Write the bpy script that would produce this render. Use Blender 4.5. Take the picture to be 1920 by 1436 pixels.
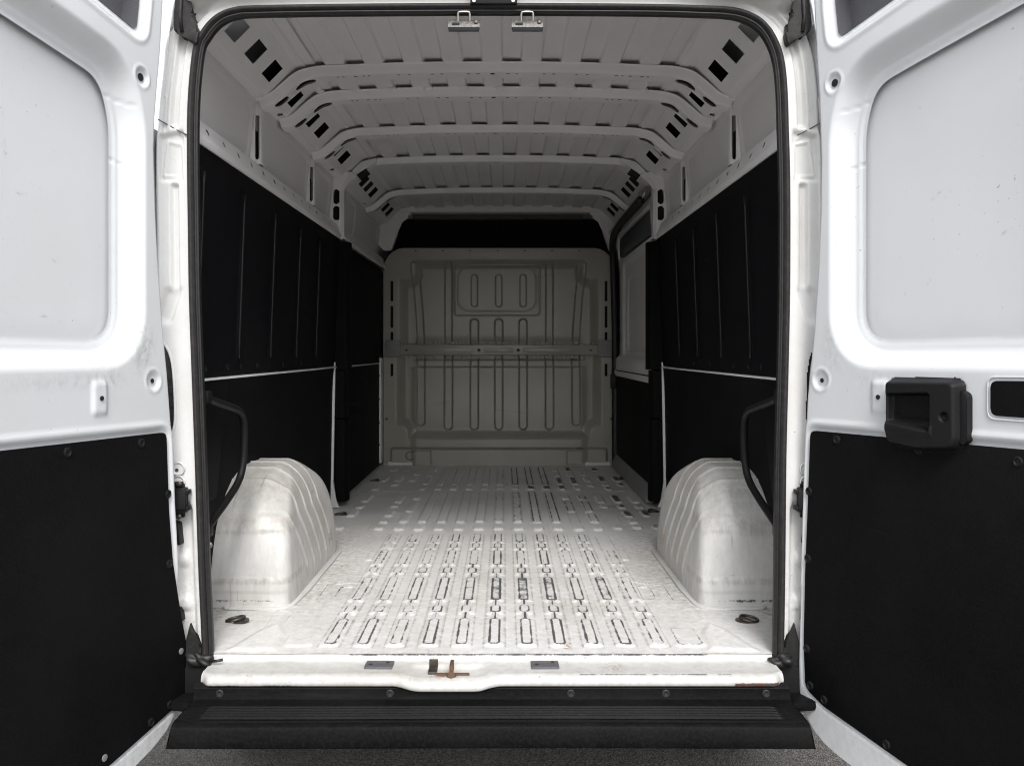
import bpy, bmesh, math, random
import numpy as np
from mathutils import Vector, Matrix

for o in list(bpy.data.objects):
    bpy.data.objects.remove(o, do_unlink=True)
S = bpy.context.scene
C = S.collection
R = math.radians
rng = random.Random(7)
nrng = np.random.RandomState(11)

# ------------------------------------------------------------------ camera
cd = bpy.data.cameras.new('camera')
cam = bpy.data.objects.new('camera', cd)
C.objects.link(cam)
cam.location = (0.035, -2.31, 1.39)
cam.rotation_euler = (R(90), 0, 0)
cd.sensor_width = 36
cd.lens = 29.34
cd.shift_x = 0.00677
cd.shift_y = -0.03125
cd.clip_start = 0.05
cd.clip_end = 2000
S.camera = cam
# ------------------------------------------------------------------ sky, sun, exposure
SUN_EL, SUN_AZ = 48, 172          # azimuth the light comes from: behind the camera
w = bpy.data.worlds.new('World')
S.world = w
w.use_nodes = True
nt = w.node_tree
sky = nt.nodes.new('ShaderNodeTexSky')
sky.sky_type = 'NISHITA'
sky.sun_disc = False
sky.sun_elevation = R(SUN_EL)
sky.sun_rotation = R(SUN_AZ)
sky.air_density = 1.0
sky.dust_density = 2.0
sky.ozone_density = 1.0
bg = nt.nodes['Background']
hs = nt.nodes.new('ShaderNodeHueSaturation')      # thin bright overcast: most of the blue is gone
hs.inputs['Saturation'].default_value = 0.12
nt.links.new(sky.outputs[0], hs.inputs['Color'])
nt.links.new(hs.outputs[0], bg.inputs[0])
bg.inputs[1].default_value = 0.15
sl = bpy.data.lights.new('sun', 'SUN')
sl.energy = 1.3
sl.angle = R(20)
sl.color = (1.0, 0.97, 0.93)
so = bpy.data.objects.new('sun', sl)
C.objects.link(so)
so.rotation_euler = (R(90 - SUN_EL), 0, R(180 - SUN_AZ))   # points from behind the camera into the van
so.location = (0, -6, 8)
S.view_settings.view_transform = 'Standard'
S.view_settings.look = 'None'
S.view_settings.gamma = 1
S.view_settings.exposure = 0.9
S.cycles.filter_width = 1.1
S.cycles.max_bounces = 10
S.cycles.diffuse_bounces = 6
S.cycles.glossy_bounces = 4

# ------------------------------------------------------------------ materials
def mat(name, col, rough=0.5, metal=0.0, coat=0.0, spec=0.5, build=None):
    m = bpy.data.materials.new(name)
    m.use_nodes = True
    N, L = m.node_tree.nodes, m.node_tree.links
    b = N['Principled BSDF']
    b.inputs['Base Color'].default_value = (*col, 1)
    b.inputs['Roughness'].default_value = rough
    b.inputs['Metallic'].default_value = metal
    b.inputs['Coat Weight'].default_value = coat
    b.inputs['Coat Roughness'].default_value = 0.12
    b.inputs['Specular IOR Level'].default_value = spec
    if build:
        build(N, L, b)
    return m

def coords(N, L, scale=(1, 1, 1)):
    t = N.new('ShaderNodeTexCoord')
    mp = N.new('ShaderNodeMapping')
    mp.inputs['Scale'].default_value = scale
    L.new(t.outputs['Object'], mp.inputs['Vector'])
    return mp.outputs[0]

def noise(N, L, vec, scale, detail=4, rough=0.55):
    n = N.new('ShaderNodeTexNoise')
    n.inputs['Scale'].default_value = scale
    n.inputs['Detail'].default_value = detail
    n.inputs['Roughness'].default_value = rough
    L.new(vec, n.inputs['Vector'])
    return n.outputs[0]

def ramp(N, L, x, lo, hi, a=0.0, b=1.0):
    r = N.new('ShaderNodeMapRange')
    r.clamp = True
    r.inputs[1].default_value = lo
    r.inputs[2].default_value = hi
    r.inputs[3].default_value = a
    r.inputs[4].default_value = b
    L.new(x, r.inputs[0])
    return r.outputs[0]

def mul(N, L, a, b):
    m = N.new('ShaderNodeMath')
    m.operation = 'MULTIPLY'
    L.new(a, m.inputs[0])
    if isinstance(b, (int, float)):
        m.inputs[1].default_value = b
    else:
        L.new(b, m.inputs[1])
    return m.outputs[0]

def mix(N, L, fac, a, b):
    m = N.new('ShaderNodeMix')
    m.data_type = 'RGBA'
    for val, i in ((fac, 0), (a, 6), (b, 7)):
        if hasattr(val, 'is_output'):
            L.new(val, m.inputs[i])
        elif i == 0:
            m.inputs[0].default_value = val
        else:
            m.inputs[i].default_value = (*val, 1)
    return m.outputs[2]

def attr(N, L, name):
    a = N.new('ShaderNodeAttribute')
    a.attribute_name = name
    return a.outputs['Fac']

def bump(N, L, b, h, strength, dist):
    bp = N.new('ShaderNodeBump')
    bp.inputs['Strength'].default_value = strength
    bp.inputs['Distance'].default_value = dist
    L.new(h, bp.inputs['Height'])
    L.new(bp.outputs[0], b.inputs['Normal'])

def paint_nodes(base, smear, smear_amt, speck_amt, wear=False, scuff=.5):
    def f(N, L, b):
        v = coords(N, L)
        big = noise(N, L, v, 3.0, 6, 0.6)
        col = mix(N, L, ramp(N, L, big, 0.45, 0.72, 0, smear_amt), base, smear)
        if scuff:
            st = noise(N, L, coords(N, L, (40, 3.0, 60)), 1.0, 5, 0.6)
            sm = mul(N, L, ramp(N, L, st, 0.60, 0.75, 0, scuff), ramp(N, L, noise(N, L, v, 2.2, 3), 0.48, 0.66))
            col = mix(N, L, sm, col, (0.33, 0.31, 0.27))
        sp = noise(N, L, v, 95, 3, 0.6)
        spm = mul(N, L, ramp(N, L, sp, 0.69, 0.73, 0, speck_amt), ramp(N, L, noise(N, L, v, 5, 3), 0.47, 0.60))
        col = mix(N, L, spm, col, (0.07, 0.05, 0.035))
        if not wear:
            dm_ = mul(N, L, attr(N, L, 'dirt_and_shade'), ramp(N, L, noise(N, L, coords(N, L, (55, 55, 40)), 1.0, 7, .75), .42, .64))
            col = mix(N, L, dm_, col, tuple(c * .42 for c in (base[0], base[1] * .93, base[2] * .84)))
        if wear:
            br = noise(N, L, v, 60, 4, 0.7)
            d = attr(N, L, 'dirt_and_shade')
            dm = mul(N, L, d, ramp(N, L, noise(N, L, coords(N, L, (42, 42, 9)), 1.0, 7, 0.72), 0.36, 0.66))
            col = mix(N, L, dm, col, (0.20, 0.175, 0.14))
            for rot, sc_ in ((.5, 1.0), (-.9, 1.4), (1.45, .8)):
                t_ = N.new('ShaderNodeTexCoord'); mp_ = N.new('ShaderNodeMapping')
                mp_.inputs['Rotation'].default_value = (0, 0, rot); mp_.inputs['Scale'].default_value = (110 * sc_, 3.2 * sc_, 6)
                L.new(t_.outputs['Object'], mp_.inputs['Vector'])
                st2 = noise(N, L, mp_.outputs[0], 1.0, 2, .5)
                sm2 = mul(N, L, ramp(N, L, st2, .70, .74, 0, .55), ramp(N, L, noise(N, L, v, 3.1 * sc_, 4), .46, .62))
                col = mix(N, L, sm2, col, (.22, .21, .19))
            wv = attr(N, L, 'wear')
            n1 = noise(N, L, v, 22, 5, 0.65)
            n2 = noise(N, L, v, 150, 3, 0.6)
            md = N.new('ShaderNodeMath'); md.operation = 'MULTIPLY_ADD'
            L.new(ramp(N, L, n1, 0.28, 0.72, -.30, .30), md.inputs[0]); md.inputs[1].default_value = 1.0
            L.new(ramp(N, L, n2, 0.3, 0.7, -.16, .16), md.inputs[2])
            ad = N.new('ShaderNodeMath'); ad.operation = 'ADD'
            L.new(md.outputs[0], ad.inputs[0]); L.new(wv, ad.inputs[1])
            wm = mul(N, L, ramp(N, L, ad.outputs[0], 0.50, 0.72, 0, .95), ramp(N, L, wv, 0.02, 0.3))
            col = mix(N, L, wm, col, (0.055, 0.055, 0.06))
            ru = attr(N, L, 'rust')
            rm = mul(N, L, ru, ramp(N, L, noise(N, L, v, 110, 4, 0.7), 0.42, 0.60))
            col = mix(N, L, rm, col, (0.20, 0.055, 0.015))
            hr = N.new('ShaderNodeMapRange'); hr.inputs[3].default_value = 0.38; hr.inputs[4].default_value = 0.7
            L.new(wm, hr.inputs[0]); L.new(hr.outputs[0], b.inputs['Roughness'])
        L.new(col, b.inputs['Base Color'])
        bump(N, L, b, noise(N, L, v, 9, 3), 0.08, 0.01)
    return f

def grain(base, hi, scale, amt, strength=0.3, dust=None):
    def f(N, L, b):
        v = coords(N, L)
        n = noise(N, L, v, scale, 3, 0.7)
        col = mix(N, L, ramp(N, L, n, 0.45, 0.7, 0, amt), base, hi)
        n2 = noise(N, L, v, 5, 4, 0.6)
        col = mix(N, L, ramp(N, L, n2, 0.5, 0.8, 0, 0.35), col, tuple(min(1, c * 1.6 + .004) for c in base))
        if dust:
            for rot in (.35, -1.1, 1.9):
                t_ = N.new('ShaderNodeTexCoord'); mp_ = N.new('ShaderNodeMapping')
                mp_.inputs['Rotation'].default_value = (0, rot, 0); mp_.inputs['Scale'].default_value = (4, 4, 90)
                L.new(t_.outputs['Object'], mp_.inputs['Vector'])
                sm = mul(N, L, ramp(N, L, noise(N, L, mp_.outputs[0], 1.0, 2, .5), .66, .74, 0, .5), ramp(N, L, noise(N, L, v, 4 + rot, 4), .50, .66))
                col = mix(N, L, sm, col, dust)
            col = mix(N, L, ramp(N, L, noise(N, L, v, 2.2, 6, .65), .45, .75, 0, .35), col, dust)
        L.new(col, b.inputs['Base Color'])
        bump(N, L, b, n, strength, 0.002)
    return f

M = {}
M['white'] = mat('white_paint', (.71, .728, .75), .27, coat=.4, build=paint_nodes((.71, .728, .75), (.66, .67, .68), .5, .5, scuff=.22))
M['frame'] = mat('white_frame_paint', (.72, .72, .715), .26, coat=.4, build=paint_nodes((.72, .72, .715), (.58, .565, .54), .7, .8, scuff=.2))
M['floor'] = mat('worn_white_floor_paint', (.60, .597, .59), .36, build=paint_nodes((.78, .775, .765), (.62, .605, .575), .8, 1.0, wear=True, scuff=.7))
M['arch'] = mat('scuffed_white_arch_paint', (.62, .617, .60), .55, build=paint_nodes((.60, .597, .585), (.47, .455, .42), .8, 1.0, wear=True, scuff=.75))
M['primer'] = mat('grey_white_primer', (.79, .78, .785), .42, build=paint_nodes((.80, .788, .79), (.71, .70, .705), .5, .25, scuff=.15))
M['bulk'] = mat('beige_grey_bulkhead_paint', (.34, .326, .28), .30, build=paint_nodes((.34, .326, .28), (.285, .272, .232), .6, .5, scuff=.3))
M['board'] = mat('black_hardboard', (.004, .004, .004), .7, spec=.10, build=grain((.0026, .0025, .0028), (.0100, .0095, .0105), 330, .8, dust=(.014, .013, .0125)))
M['liner'] = mat('black_liner', (.004, .004, .005), .7, spec=.10, build=grain((.004, .004, .0055), (.007, .007, .009), 200, .6, .15, dust=(.012, .012, .014)))
M['bead'] = mat('satin_black_bead', (.010, .010, .011), .36, spec=.28)
M['plastic'] = mat('black_plastic', (.010, .010, .011), .5, spec=.2, build=grain((.009, .009, .010), (.022, .022, .022), 420, .6, .2))
M['bumper'] = mat('black_bumper_plastic', (.005, .005, .005), .42, spec=.12, build=grain((.0032, .003, .0034), (.022, .021, .021), 120, .3, .15, dust=(.020, .019, .018)))
M['rubber'] = mat('seal_rubber', (.02, .018, .019), .6, spec=.3, build=grain((.022, .020, .0205), (.05, .046, .046), 60, .6, .15))
M['black_rubber'] = mat('black_rubber', (.01, .01, .01), .5, build=grain((.010, .010, .010), (.03, .03, .03), 60, .5, .15))
M['metal'] = mat('zinc_metal', (.36, .35, .32), .34, metal=1.0)
M['worn_metal'] = mat('worn_zinc', (.03, .028, .026), .4, metal=.0, build=grain((.035, .032, .03), (.14, .13, .12), 130, 1.0, .3))
M['dark_metal'] = mat('dark_oiled_steel', (.08, .075, .07), .42, metal=.8, build=grain((.09, .085, .08), (.16, .10, .07), 70, .8))
M['rust'] = mat('rusty_steel', (.20, .10, .05), .75, metal=.3, build=grain((.11, .075, .055), (.20, .085, .035), 60, 1.0, .5))
M['hole_shade'] = mat('dark_cavity_shade', (.01, .01, .012), .8)  # near-black painted in for the shade inside holes and gaps
M['header'] = mat('brown_headlining', (.09, .075, .068), .8, build=grain((.09, .075, .068), (.14, .11, .10), 90, .6))
M['grey'] = mat('dark_grey_plastic', (.10, .10, .11), .45, build=grain((.09, .09, .10), (.14, .14, .15), 200, .5))
M['step_grey'] = mat('grey_sill_plastic', (.22, .22, .22), .5, build=grain((.20, .20, .20), (.28, .28, .27), 100, .5))
M['tyre'] = mat('tyre_rubber', (.02, .02, .02), .7)

def asph(N, L, b):
    v = coords(N, L)
    vo = N.new('ShaderNodeTexVoronoi'); vo.inputs['Scale'].default_value = 190
    L.new(v, vo.inputs['Vector'])
    hsv = N.new('ShaderNodeSeparateColor'); L.new(vo.outputs['Color'], hsv.inputs[0])
    col = mix(N, L, ramp(N, L, hsv.outputs[0], 0.1, 1.0, 0, 1), (.05, .046, .043), (.22, .205, .19))
    col = mix(N, L, ramp(N, L, noise(N, L, v, 1.3, 5), 0.4, 0.7, 0, .5), col, (.10, .095, .09))
    L.new(col, b.inputs['Base Color'])
    bump(N, L, b, vo.outputs['Distance'], .8, .006)
M['asphalt'] = mat('asphalt', (.1, .1, .1), .85, build=asph)

# ------------------------------------------------------------------ mesh helpers
def link(name, me, m, parent=None):
    o = bpy.data.objects.new(name, me)
    C.objects.link(o)
    if m is not None and len(me.materials) == 0:
        me.materials.append(m)
    if parent is not None:
        o.parent = parent
    return o

def mesh_np(name, V, F, smooth=True, attrs=None):
    me = bpy.data.meshes.new(name)
    V = np.asarray(V, np.float32)
    F = np.asarray(F, np.int32)
    k = F.shape[1]
    me.vertices.add(len(V)); me.vertices.foreach_set('co', V.ravel())
    me.loops.add(F.size); me.loops.foreach_set('vertex_index', F.ravel())
    me.polygons.add(len(F))
    me.polygons.foreach_set('loop_start', np.arange(0, F.size, k, dtype=np.int32))
    me.polygons.foreach_set('loop_total', np.full(len(F), k, np.int32))
    me.polygons.foreach_set('use_smooth', np.full(len(F), smooth, bool))
    for n, a in (attrs or {}).items():
        at = me.attributes.new(n, 'FLOAT', 'POINT')
        at.data.foreach_set('value', np.asarray(a, np.float32).ravel())
    me.update(calc_edges=True)
    me.validate()
    return me

def grid_faces(n, m, keep=None):
    i = np.arange(n - 1)[:, None] * m + np.arange(m - 1)[None, :]
    f = np.stack([i, i + 1, i + m + 1, i + m], -1)
    return f[keep] if keep is not None else f.reshape(-1, 4)

def sheet(name, P, m, parent=None, keep=None, attrs=None, smooth=True):
    """P: (n, m, 3) grid of points -> one sheet-metal mesh; keep masks cells (holes)."""
    n, k = P.shape[:2]
    return link(name, mesh_np(name, P.reshape(-1, 3), grid_faces(n, k, keep), smooth, attrs), m, parent)

def cells(A):
    return .25 * (A[:-1, :-1] + A[1:, :-1] + A[:-1, 1:] + A[1:, 1:])

def ss(a, b, x):
    t = np.clip((x - a) / (b - a), 0, 1)
    return t * t * (3 - 2 * t)

def sd_box(x, y, cx, cy, hx, hy, r=0.0):
    qx = np.abs(x - cx) - (hx - r); qy = np.abs(y - cy) - (hy - r)
    return np.hypot(np.maximum(qx, 0), np.maximum(qy, 0)) + np.minimum(np.maximum(qx, qy), 0) - r

def sd_poly(x, y, pts):
    d = np.full(np.shape(x), 1e9); s = np.zeros(np.shape(x), bool)
    n = len(pts)
    for i in range(n):
        ax, ay = pts[i]; bx, by = pts[(i + 1) % n]
        ex, ey = bx - ax, by - ay
        wx, wy = x - ax, y - ay
        t = np.clip((wx * ex + wy * ey) / (ex * ex + ey * ey), 0, 1)
        d = np.minimum(d, (wx - ex * t) ** 2 + (wy - ey * t) ** 2)
        c = (ay > y) != (by > y)
        with np.errstate(divide='ignore', invalid='ignore'):
            xi = (bx - ax) * (y - ay) / (by - ay + 1e-12) + ax
        s ^= c & (x < xi)
    d = np.sqrt(d)
    return np.where(s, -d, d)

def bm_obj(name, bm, m, parent=None, smooth=False):
    me = bpy.data.meshes.new(name)
    bmesh.ops.recalc_face_normals(bm, faces=bm.faces[:])
    bm.to_mesh(me); bm.free()
    if smooth:
        me.polygons.foreach_set('use_smooth', np.full(len(me.polygons), True))
        me.set_sharp_from_angle(angle=R(38))
    return link(name, me, m, parent)

def add_box(bm, x0, x1, y0, y1, z0, z1, bev=0.0):
    vs = [bm.verts.new((x, y, z)) for x in (x0, x1) for y in (y0, y1) for z in (z0, z1)]
    fs = [bm.faces.new([vs[i] for i in q]) for q in ((0, 1, 3, 2), (4, 6, 7, 5), (0, 4, 5, 1), (2, 3, 7, 6), (0, 2, 6, 4), (1, 5, 7, 3))]
    if bev > 0:
        ed = list({e for f in fs for e in f.edges})
        bmesh.ops.bevel(bm, geom=ed, offset=bev, segments=2, profile=.6, affect='EDGES')

def box(name, x0, x1, y0, y1, z0, z1, m, parent=None, bev=0.003):
    bm = bmesh.new()
    add_box(bm, x0, x1, y0, y1, z0, z1, bev)
    return bm_obj(name, bm, m, parent, smooth=True)

def smooth_path(pts, n=8):
    pts = [Vector(p) for p in pts]
    out = []
    for i in range(len(pts) - 1):
        p0 = pts[max(0, i - 1)]; p1 = pts[i]; p2 = pts[i + 1]; p3 = pts[min(len(pts) - 1, i + 2)]
        for k in range(n):
            t = k / n
            out.append(.5 * ((2 * p1) + (p2 - p0) * t + (2 * p0 - 5 * p1 + 4 * p2 - p3) * t * t + (3 * p1 - p0 - 3 * p2 + p3) * t ** 3))
    out.append(pts[-1])
    return out

def tube_mesh(name, pts, r, seg=10, closed=False):
    pts = [Vector(p) for p in pts]
    n = len(pts)
    V, up = [], None
    for i, p in enumerate(pts):
        a = pts[(i - 1) % n] if closed else pts[max(0, i - 1)]
        b = pts[(i + 1) % n] if closed else pts[min(n - 1, i + 1)]
        t = (b - a).normalized()
        if up is None:
            up = t.orthogonal().normalized()
        up = (up - t * up.dot(t)).normalized()
        sd = t.cross(up)
        for k in range(seg):
            an = 2 * math.pi * k / seg
            V.append(p + (up * math.cos(an) + sd * math.sin(an)) * r)
    F = []
    for i in range(n if closed else n - 1):
        for k in range(seg):
            F.append((i * seg + k, i * seg + (k + 1) % seg, ((i + 1) % n) * seg + (k + 1) % seg, ((i + 1) % n) * seg + k))
    me = bpy.data.meshes.new(name)
    if not closed:
        F += [tuple(range(seg))[::-1], tuple(range((n - 1) * seg, n * seg))]
    me.from_pydata([tuple(v) for v in V], [], F)
    me.polygons.foreach_set('use_smooth', np.full(len(me.polygons), True))
    return me

def tube(name, pts, r, m, parent=None, seg=10, closed=False):
    return link(name, tube_mesh(name, pts, r, seg, closed), m, parent)

def lathe_mesh(name, prof, seg=16):
    """prof: (radius, height) list, axis +Z."""
    V, F = [], []
    for r, h in prof:
        for k in range(seg):
            a = 2 * math.pi * k / seg
            V.append((r * math.cos(a), r * math.sin(a), h))
    for i in range(len(prof) - 1):
        for k in range(seg):
            F.append((i * seg + k, i * seg + (k + 1) % seg, (i + 1) * seg + (k + 1) % seg, (i + 1) * seg + k))
    F.append(tuple(range((len(prof) - 1) * seg, len(prof) * seg)))
    F.append(tuple(range(seg))[::-1])
    me = bpy.data.meshes.new(name)
    me.from_pydata(V, [], F)
    me.polygons.foreach_set('use_smooth', np.full(len(me.polygons), True))
    me.set_sharp_from_angle(angle=R(40))
    return me

def put(name, me, m, loc, axis, parent=None):
    """a copy of a small lathe mesh, its +Z turned to axis; mesh data shared."""
    o = link(name, me, m, parent)
    o.location = loc
    o.rotation_euler = Vector(axis).to_track_quat('Z', 'Y').to_euler()
    return o

def prism(name, pts, axis, a, b, m, parent=None, bev=0.003):
    """polygon pts in the plane across axis ('x','y','z'), thickened from a to b."""
    bm = bmesh.new()
    def P(u, v, t):
        return {'x': (t, u, v), 'y': (u, t, v), 'z': (u, v, t)}[axis]
    lo = [bm.verts.new(P(u, v, a)) for u, v in pts]
    hi = [bm.verts.new(P(u, v, b)) for u, v in pts]
    n = len(pts)
    bm.faces.new(lo[::-1]); bm.faces.new(hi)
    for i in range(n):
        bm.faces.new((lo[i], lo[(i + 1) % n], hi[(i + 1) % n], hi[i]))
    if bev:
        bmesh.ops.bevel(bm, geom=list(bm.edges), offset=bev, segments=2, profile=.6, affect='EDGES')
    return bm_obj(name, bm, m, parent, smooth=True)

def round_poly(pts, r, n=6):
    out = []
    k = len(pts)
    for i in range(k):
        p = Vector(pts[i]); a = Vector(pts[i - 1]); b = Vector(pts[(i + 1) % k])
        rr = min(r, .45 * (a - p).length, .45 * (b - p).length)
        A = p + (a - p).normalized() * rr; B = p + (b - p).normalized() * rr
        for j in range(n + 1):
            t = j / n
            out.append(tuple((1 - t) ** 2 * A + 2 * t * (1 - t) * p + t * t * B))
    return out

def interp(x, pts):
    xs, ys = zip(*sorted(pts))
    return np.interp(x, xs, ys)

def linsp(a, b, step):
    return np.linspace(a, b, max(2, int(round((b - a) / step)) + 1))

# ------------------------------------------------------------------ ground
bm = bmesh.new()
vs = [bm.verts.new(p) for p in ((-300, -300, 0), (300, -300, 0), (300, 300, 0), (-300, 300, 0))]
bm.faces.new(vs)
g = bm_obj('ground', bm, M['asphalt'])
g['kind'] = 'structure'; g['label'] = 'grey asphalt ground under and behind the white van'

# ------------------------------------------------------------------ the van: one thing, everything below is its parts
van = bpy.data.objects.new('cargo_van', None)
C.objects.link(van)
van['label'] = 'white cargo van seen from behind with both rear doors open onto its empty load space'
van['category'] = 'van'

FZ = 0.553                       # height of the load floor
CZ = 1.39                        # heights below are given as Z = z - 1.39 where handy
BULK_Y = 3.84

# ---- rear opening contours (half, from the bottom up to the middle of the roof)
INN_L = [(.771, -.875), (.771, -.80), (.780, -.6), (.790, -.3), (.799, -.05), (.806, .15), (.809, .35), (.811, .50), (.811, .64), (.806, .74), (.795, .83), (.781, .860), (.760, .888), (.735, .907), (.704, .917), (.66, .921), (.45, .925), (.2, .927), (0, .928)]
INN_R = [(.774, -.875), (.774, -.80), (.777, -.6), (.780, -.3), (.786, -.05), (.790, .15), (.791, .35), (.790, .50), (.787, .60), (.783, .72), (.774, .80), (.755, .852), (.728, .888), (.69, .909), (.645, .918), (.58, .921), (.45, .925), (.2, .927), (0, .928)]
OUT = [(.955, -.875), (.962, -.80), (.975, -.6), (.980, -.3), (.972, -.05), (.962, .15), (.950, .35), (.941, .50), (.932, .62), (.926, .71), (.918, .80), (.912, .88), (.905, .95), (.885, 1.02), (.845, 1.07), (.78, 1.09), (.5, 1.105), (.2, 1.11), (0, 1.11)]
def densify(pts, n=24):
    p = smooth_path([(a, b, 0) for a, b in pts], n)
    return np.array([(q.x, q.y) for q in p])
def full(c, d=None):
    l = c.copy(); l[:, 0] *= -1
    return np.vstack([l, (c if d is None else d)[::-1][1:]])
inn, out = full(densify(INN_L), densify(INN_R)), full(densify(OUT))
nT = len(inn)

# rear frame: stamped ring between the seal flange and the body edge
s = np.linspace(.075, 1, 60)
PF = np.zeros((nT, len(s), 3))
for j, sv in enumerate(s):
    PF[:, j, 0] = inn[:, 0] * (1 - sv) + out[:, 0] * sv
    PF[:, j, 2] = inn[:, 1] * (1 - sv) + out[:, 1] * sv + CZ
dist = np.hypot(PF[..., 0] - inn[:, None, 0], PF[..., 2] - CZ - inn[:, None, 1])
zz = PF[..., 2] - CZ
side = (np.abs(PF[..., 0]) > .70) & (zz < .93)
y = np.full(dist.shape, .0)
y += .012 * ss(.056, .064, dist) * (1 - ss(.074, .086, dist)) * (ss(.61, .63, zz) + ss(.16, .19, zz) * (1 - ss(.455, .468, zz)))   # grooves of the upper pillar
y += .006 * ss(.088, .096, dist) * ss(.60, .62, zz)
y += .050 * ss(.112, .150, dist)                                                                  # turns back to the body side
y += .011 * ss(.040, .052, dist) * (1 - ss(.104, .118, dist)) * (1 - ss(.588, .606, zz + .25 * (dist - .075) * np.sign(dist - .075) * 0 - .2 * (.10 - dist))) * ss(.466, .478, zz) * side
pocket = sd_poly(dist, zz, [(.050, .572), (.090, .580), (.1015, .484), (.0455, .479)])
y -= .0045 * (1 - ss(.001, .0055, np.abs(pocket))) * side
y += .010 * (1 - ss(.012, .03, np.abs(dist - (.075 + (.17 - zz) * .35)))) * ss(.07, .09, zz) * (1 - ss(.16, .18, zz)) * side
groove = sd_box(dist, zz, .094 - 0.02 * ss(0, -.3, zz), -.62, .026, .20, .02)
y += .018 * (1 - ss(-.008, .006, groove)) * side
y += -.010 * (1 - ss(.0, .01, np.abs(zz + .58) - .012)) * ss(.055, .075, dist) * side
y += -.010 * (1 - ss(.0, .01, np.abs(zz + .70) - .012)) * ss(.055, .075, dist) * side
y += .018 * (1 - ss(.018, .032, dist))
topw = ss(.93, .97, zz) * (1 - ss(.80, .88, np.abs(PF[..., 0])))
y = y * (1 - topw) + topw * (.018 * (1 - ss(.018, .032, dist)) - .07 * ss(.034, .12, dist) + .02 * ss(.13, .18, dist))
PF[..., 1] = y
# lamp and hinge cavity: an upright slot right through the pillar
cav = sd_poly(dist, zz, round_poly([(.105, .02), (.16, .05), (.20, -.05), (.20, -.33), (.115, -.265), (.085, -.2), (.085, -.04)], .03))
keep = cells(cav) > 0
keep[np.abs(cells(PF[..., 0])) < .7] = True
frame = sheet('rear_frame', PF, M['frame'], van, keep=keep, attrs={'dirt_and_shade': .30 * (1 - ss(-.75, -.45, zz)) + .06})
for sx in (-1, 1):
    box('cavity_lining', sx * .97 if sx < 0 else .84, -.84 if sx < 0 else .97, .07, .10, CZ - .36, CZ + .08, M['black_rubber'], frame, .004)
    bm = bmesh.new()
    add_box(bm, min(sx * .865, sx * .915), max(sx * .865, sx * .915), .012, .07, CZ - .33, CZ + .04, .006)
    for k in range(9):
        add_box(bm, min(sx * .868, sx * .90), max(sx * .868, sx * .90), .006, .012, CZ - .30 + k * .036, CZ - .28 + k * .036, .002)
    bm_obj('hinge_boot', bm, M['black_rubber'], frame, True)
    # lip of the cavity
    lip = [(sx * (np.interp(z_, inn[:nT // 2, 1], -inn[:nT // 2, 0]) + d_), .0, CZ + z_) for d_, z_ in ((.118, .035), (.095, .0), (.084, -.06), (.084, -.19), (.10, -.245), (.115, -.27))]
    tube('cavity_lip', smooth_path(lip), .004, M['frame'], frame, 8)
    # stamped round recesses below the cavity
    for dz in (-.325, -.362):
        me = lathe_mesh('hinge_recess', [(.019, 0), (.017, .004), (.013, .001), (.010, -.006), (.004, -.006)], 20)
        put('hinge_recess', me, M['frame'], (sx * .868, -.004, CZ + dz), (0, -1, 0), frame)
        put('recess_hole', lathe_mesh('recess_hole', [(.005, 0), (.005, .0015)], 10), M['rust'] if sx < 0 else M['dark_metal'], (sx * .872, -.003, CZ + dz - .004), (0, -1, 0), frame)
    # black door-check block
    bm = bmesh.new()
    add_box(bm, -.026, .020, -.030, .0, -.034, .034, .004)
    add_box(bm, -.012, .026, -.040, -.028, -.022, .030, .003)
    add_box(bm, .020, .032, -.036, -.010, -.026, -.014, .002)
    add_box(bm, .020, .032, -.036, -.010, .018, .030, .002)
    add_box(bm, -.018, .012, -.014, 0, .030, .050, .006)
    add_box(bm, -.018, .012, -.014, 0, -.050, -.030, .006)
    o = bm_obj('door_check', bm, M['plastic'], frame, True)
    o.location = (sx * .862, .004, CZ - .41)
    if sx > 0:
        o.scale = (-1, 1, 1)
    put('check_bolt', lathe_mesh('check_bolt', [(.008, 0), (.008, .006), (.005, .008)], 8), M['dark_metal'], (sx * .862, -.012, CZ - .365), (0, -1, 0), frame)
    put('check_bolt', lathe_mesh('check_bolt', [(.008, 0), (.008, .006), (.005, .008)], 8), M['dark_metal'], (sx * .862, -.012, CZ - .455), (0, -1, 0), frame)
    # small black pads down the pillar
    for zc, hz, xo in ((-.50, .035, .872), (-.725, .022, .868), (-.853, .022, .845)):
        prism('pillar_pad', [(sx * (xo - .012), CZ + zc - hz), (sx * (xo + .02), CZ + zc - hz), (sx * (xo + .02), CZ + zc + hz), (sx * (xo - .006), CZ + zc + hz * .7)], 'y', -.012, .03, M['plastic'], frame, .003)
    # panel joint across the pillar
    tube('panel_joint', [(sx * .842, -.0055, CZ + .595), (sx * .88, .004, CZ + .615), (sx * .925, -.001, CZ + .640)], .0018, M['grey'], frame, 6)

# flange return and inner closing sheet behind the seal (to the inner walls and up to the roof)
IN2 = [(.885, -.86), (.885, -.80), (.885, -.6), (.885, -.3), (.885, -.05), (.88, .15), (.875, .35), (.87, .50), (.87, .62), (.89, .71), (.89, .79), (.888, .86), (.88, .91), (.86, .94), (.80, 1.0), (.70, 1.06), (.45, 1.066), (.2, 1.07), (0, 1.07)]
in2 = full(densify(IN2))
q = np.linspace(0, 1, 5)
PJ = np.zeros((nT, 5, 3))
for j, sv in enumerate(q):
    PJ[:, j, 0] = (inn[:, 0] * 1.006) * (1 - sv) + in2[:, 0] * sv
    PJ[:, j, 2] = (inn[:, 1] + .003) * (1 - sv) + in2[:, 1] * sv + CZ
    PJ[:, j, 1] = .0 + .05 * sv
sheet('opening_return', PJ, M['liner'], van)

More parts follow.
